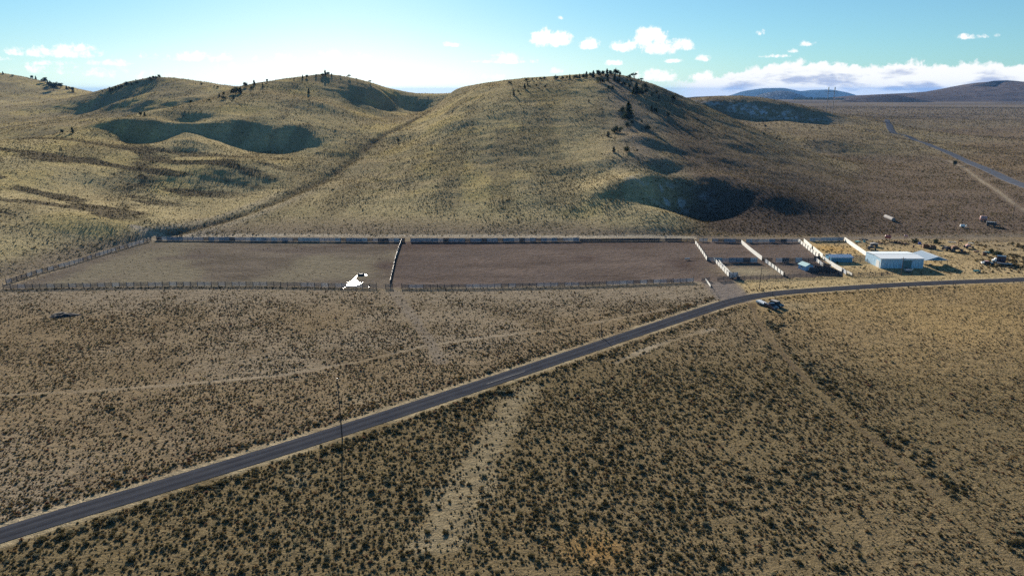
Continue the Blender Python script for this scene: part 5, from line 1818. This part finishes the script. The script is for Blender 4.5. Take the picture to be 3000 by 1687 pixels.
PRO = []
for i in range(10):
    col = (SAGE, SAGE_D, SAGE_D, SAGE, SAGE_G)[i % 5]
    V, Fc, C = shrub(500 + i, 210, .15, col)
    o = mesh_from_np('sagebrush', V, Fc, M_SAGE, attrs={'tint': C})
    PRO.append(o)
WORD = ('grey olive', 'dark', 'dark', 'olive', 'silvery grey')
for j, k in enumerate(big):
    if j < 10:
        o = PRO[j]
    else:
        o = PRO[j % 10].copy()
        link(o)
    o.location = (PX[k], PY[k], PZ[k] - .02)
    o.rotation_euler.z = rng.uniform(0, 6.28)
    s = PR[k]
    o.scale = (s * rng.uniform(.9, 1.15), s * rng.uniform(.9, 1.15), s * rng.uniform(.85, 1.15))
    hz = 'far left' if sx_[k] < 600 else ('left' if sx_[k] < 1200 else ('middle' if sx_[k] < 1800 else ('right' if sx_[k] < 2400 else 'far right')))
    vz = 'along the bottom edge' if sy_[k] > 1590 else ('near the bottom' if sy_[k] > 1450 else ('between road and bottom edge' if sy_[k] > 1250 else 'near the road'))
    sz = 'very large' if size_px[k] > np.quantile(size_px[big], .85) else ('large' if size_px[k] > np.quantile(size_px[big], .4) else 'mid sized')
    tag(o, f'{sz} {WORD[j % 5]} sagebrush {vz}, {hz}', 'shrub', 'largest sagebrush in the foreground')


def merged(name, X, Y, Z, Rr, Cc, n_tri, size, n_var, mat, label, seed, hscale=(0.8, 1.15), sink=.02):
    """the uncountable rest: one mesh"""
    VV, FF, CC = [], [], []
    off = 0
    rg = np.random.default_rng(seed)
    var = rg.integers(0, n_var, len(X))
    for v in range(n_var):
        m = np.nonzero(var == v)[0]
        if not len(m):
            continue
        V, Fc, C = shrub(seed * 13 + v, n_tri, size)
        nv = len(V)
        a = rg.uniform(0, 6.28, len(m))
        ca, sa = np.cos(a)[:, None], np.sin(a)[:, None]
        s = Rr[m][:, None]
        hs = rg.uniform(*hscale, (len(m), 1))
        vx = (V[None, :, 0] * ca - V[None, :, 1] * sa) * s + X[m][:, None]
        vy = (V[None, :, 0] * sa + V[None, :, 1] * ca) * s + Y[m][:, None]
        vz = V[None, :, 2] * s * hs + Z[m][:, None] - sink
        VV.append(np.stack([vx, vy, vz], -1).reshape(-1, 3).astype(np.float32))
        FF.append((Fc[None] + (np.arange(len(m)) * nv)[:, None, None]).reshape(-1, 3) + off)
        CC.append((C[None] * Cc[m][:, None, :]).reshape(-1, 3).astype(np.float32))
        off += nv * len(m)
    o = mesh_from_np(name, np.concatenate(VV), np.concatenate(FF), mat, attrs={'tint': np.concatenate(CC)})
    return tag(o, label, 'shrubs', kind='stuff')


near = rest & (dist < 175)
mid_ = rest & (dist >= 175)
merged('sagebrush_scrub', PX[near], PY[near], PZ[near], PR[near], PC[near], 96, .19, 8, M_SAGE, 'countless small sagebrush and rabbitbrush clumps over the near plain', 3)
merged('sagebrush_scrub', PX[mid_], PY[mid_], PZ[mid_], PR[mid_], PC[mid_], 42, .28, 6, M_SAGE, 'countless low brush clumps between the road and the pens', 4)

# low straw-coloured bunch grass between the shrubs
gx_, gy_ = wedge(1.5, 74, 330, rng)
f, rd = common(gx_, gy_)
yd = in_poly(gx_, gy_, YARD)
barnz = (gx_ > 139) & (gx_ < 169) & (gy_ > 271) & (gy_ < 290)
foot = np.interp(gx_, _fx, _fy)
pr = np.maximum(f, yd * ~barnz * smooth(3.2, 4.2, rd)) * (gy_ < foot + 6) * (.25 + .6 * smooth(.35, .6, fbm(gx_, gy_, 6, 2, 123))) * np.where(gy_ > 170, .6, 1.0)
m = rng.random(len(gx_)) < pr
gx_, gy_ = gx_[m], gy_[m]
merged('bunch_grass', gx_, gy_, height(gx_, gy_), rng.uniform(.10, .26, len(gx_)), tints(len(gx_), (STRAW * .8, 2), (OCHRE, 1.5), (GOLD * .7, 1), (SAGE_G, .7)), 12, .45, 8, M_SAGE, 'low straw coloured bunch grass between the shrubs', 9, (1.0, 1.7))

# brush and bunch grass over the hills
hx, hy, hr, hc = [], [], [], []


def hkeep(x, y, prob, r, c):
    m = rng.random(len(x)) < prob
    hx.append(x[m]); hy.append(y[m]); hr.append(r[m]); hc.append(c[m])


for (y0, y1, rho, k) in ((236, 318, .8, .72), (318, 560, .80, .72), (560, 900, .36, .95), (900, 1600, .07, 1.6), (1600, 2600, .018, 2.6)):
    x, y = wedge(rho, y0, y1, rng, .90)
    foot = np.interp(x, _fx, _fy)
    out = (y > foot + 5) & ~in_poly(x, y, CORRAL) & ~in_poly(x, y, YARD)
    n1, n2 = fbm(x, y, 70, 3, 91), fbm(x, y, 18, 3, 95)
    rp = right_flank(x, y)
    g = seg_dist(x, y, GUL_W)
    fr = seg_dist(x, y, [tuple(p) for p in FAR_ROAD_P[::2]])
    tr = seg_dist(x, y, FAR_TRACK)
    z = height(x, y)
    pr = (.12 + .75 * smooth(.42, .62, n1 * .40 + n2 * .35 + fbm(x, y * .16, 15, 3, 141) * .25)) * (1 - rp) + rp * (.35 + .6 * smooth(.38, .58, n2))
    pr = np.clip(pr * (1 - .45 * smooth(25, 55, z) * (1 - rp)) + .8 * np.exp(-(g / 5) ** 2), 0, 1)
    low = rp * smooth(17, 8, z) * smooth(480, 440, y) * smooth(250, 130, x)  # hollow: dense dark brush, its shadow deepened by colour
    pr = np.clip(pr + low, 0, 1)
    lg = ledges(x, y, z)
    pr = np.clip(pr + lg, 0, 1)
    pr = pr * smooth(4, 7, fr) * smooth(2.5, 4, tr) * out
    dk = np.clip(low + lg, 0, 1)[:, None]
    c1 = tints(len(x), (SAGE_D * .8, 3), (SAGE, 2), (SAGE_G, .6))
    c2 = tints(len(x), (SAGE * .8, 2), (RUSTY * .8, .8), (SAGE_D * .8, 2.5), (OCHRE * .8, .5))  # right-flank brush, tint dimmed for the slope turned from the sun
    hkeep(x, y, pr, rng.gamma(8, .058, len(x)) * k, np.where((rng.random(len(x)) < rp * .8)[:, None], c2, c1) * (1 - .55 * dk))
    # pale bunch grass that catches the low sun
    x, y = wedge(rho * 1.1, y0, y1, rng, .90)
    out = (y > np.interp(x, _fx, _fy) + 4) & ~in_poly(x, y, CORRAL) & ~in_poly(x, y, YARD)
    rp = right_flank(x, y)
    fr = seg_dist(x, y, [tuple(p) for p in FAR_ROAD_P[::2]])
    zz = height(x, y)
    low = rp * smooth(17, 8, zz) * smooth(480, 440, y) * smooth(250, 130, x)
    hkeep(x, y, out * (.8 - .45 * rp) * (1 - .85 * low) * smooth(4, 7, fr), rng.uniform(.22, .42, len(x)) * k, tints(len(x), (GOLD * np.array([.92, .92, 1.1]), 1.4), (STRAW, 2), (OCHRE * 1.3, 1)))
hx, hy, hr, hc = np.concatenate(hx), np.concatenate(hy), np.concatenate(hr), np.concatenate(hc)
hz_ = height(hx, hy)
merged('hill_brush', hx, hy, hz_, hr, hc, 10, .52, 8, M_SAGE, 'speckle of dark brush and pale bunch grass over the hills', 6)

# far wood: a thin dark line of conifers at the foot of the mountain
V, Fc, C = [], [], []
k = 0
for i in range(420):
    px = frng.uniform(2325, 2530)
    D = frng.uniform(4650, 5150)
    x = (px - 1500) / F * D * .97
    z = float(height(np.array([x]), np.array([D]))[0])
    hh, w = frng.uniform(9, 17), frng.uniform(4, 8)
    V += [(x - w, D, z - 1), (x + w, D, z - 1), (x, D, z + hh), (x, D - w, z - 1), (x, D + w, z - 1)]
    Fc += [(k, k + 1, k + 2), (k + 3, k + 4, k + 2)]
    C += [(.035, .05, .04)] * 5
    k += 5
o = mesh_from_np('far_wood', np.array(V), np.array(Fc), M_LEAF, attrs={'tint': np.array(C)})
tag(o, 'thin dark line of far conifers below the blue mountain', 'wood', kind='stuff')

# ------------------------------------------------------------------ air: even, thin haze in one closed box round everything
mb = MB()
mb.box((0, 0, (-420 + 142) / 2), (58000, 58000, 420 + 142))
m_haze, T = new_mat('haze')
v = T.n('ShaderNodeVolumePrincipled')
v.inputs['Color'].default_value = (0.18, 0.45, 1.0, 1)
v.inputs['Density'].default_value = 0.000028
v.inputs['Anisotropy'].default_value = 0.0
T.n('ShaderNodeOutputMaterial', ins={1: v.outputs[0]})
m_haze.cycles.homogeneous_volume = True
tag(mb.build('haze', m_haze), kind='stuff')
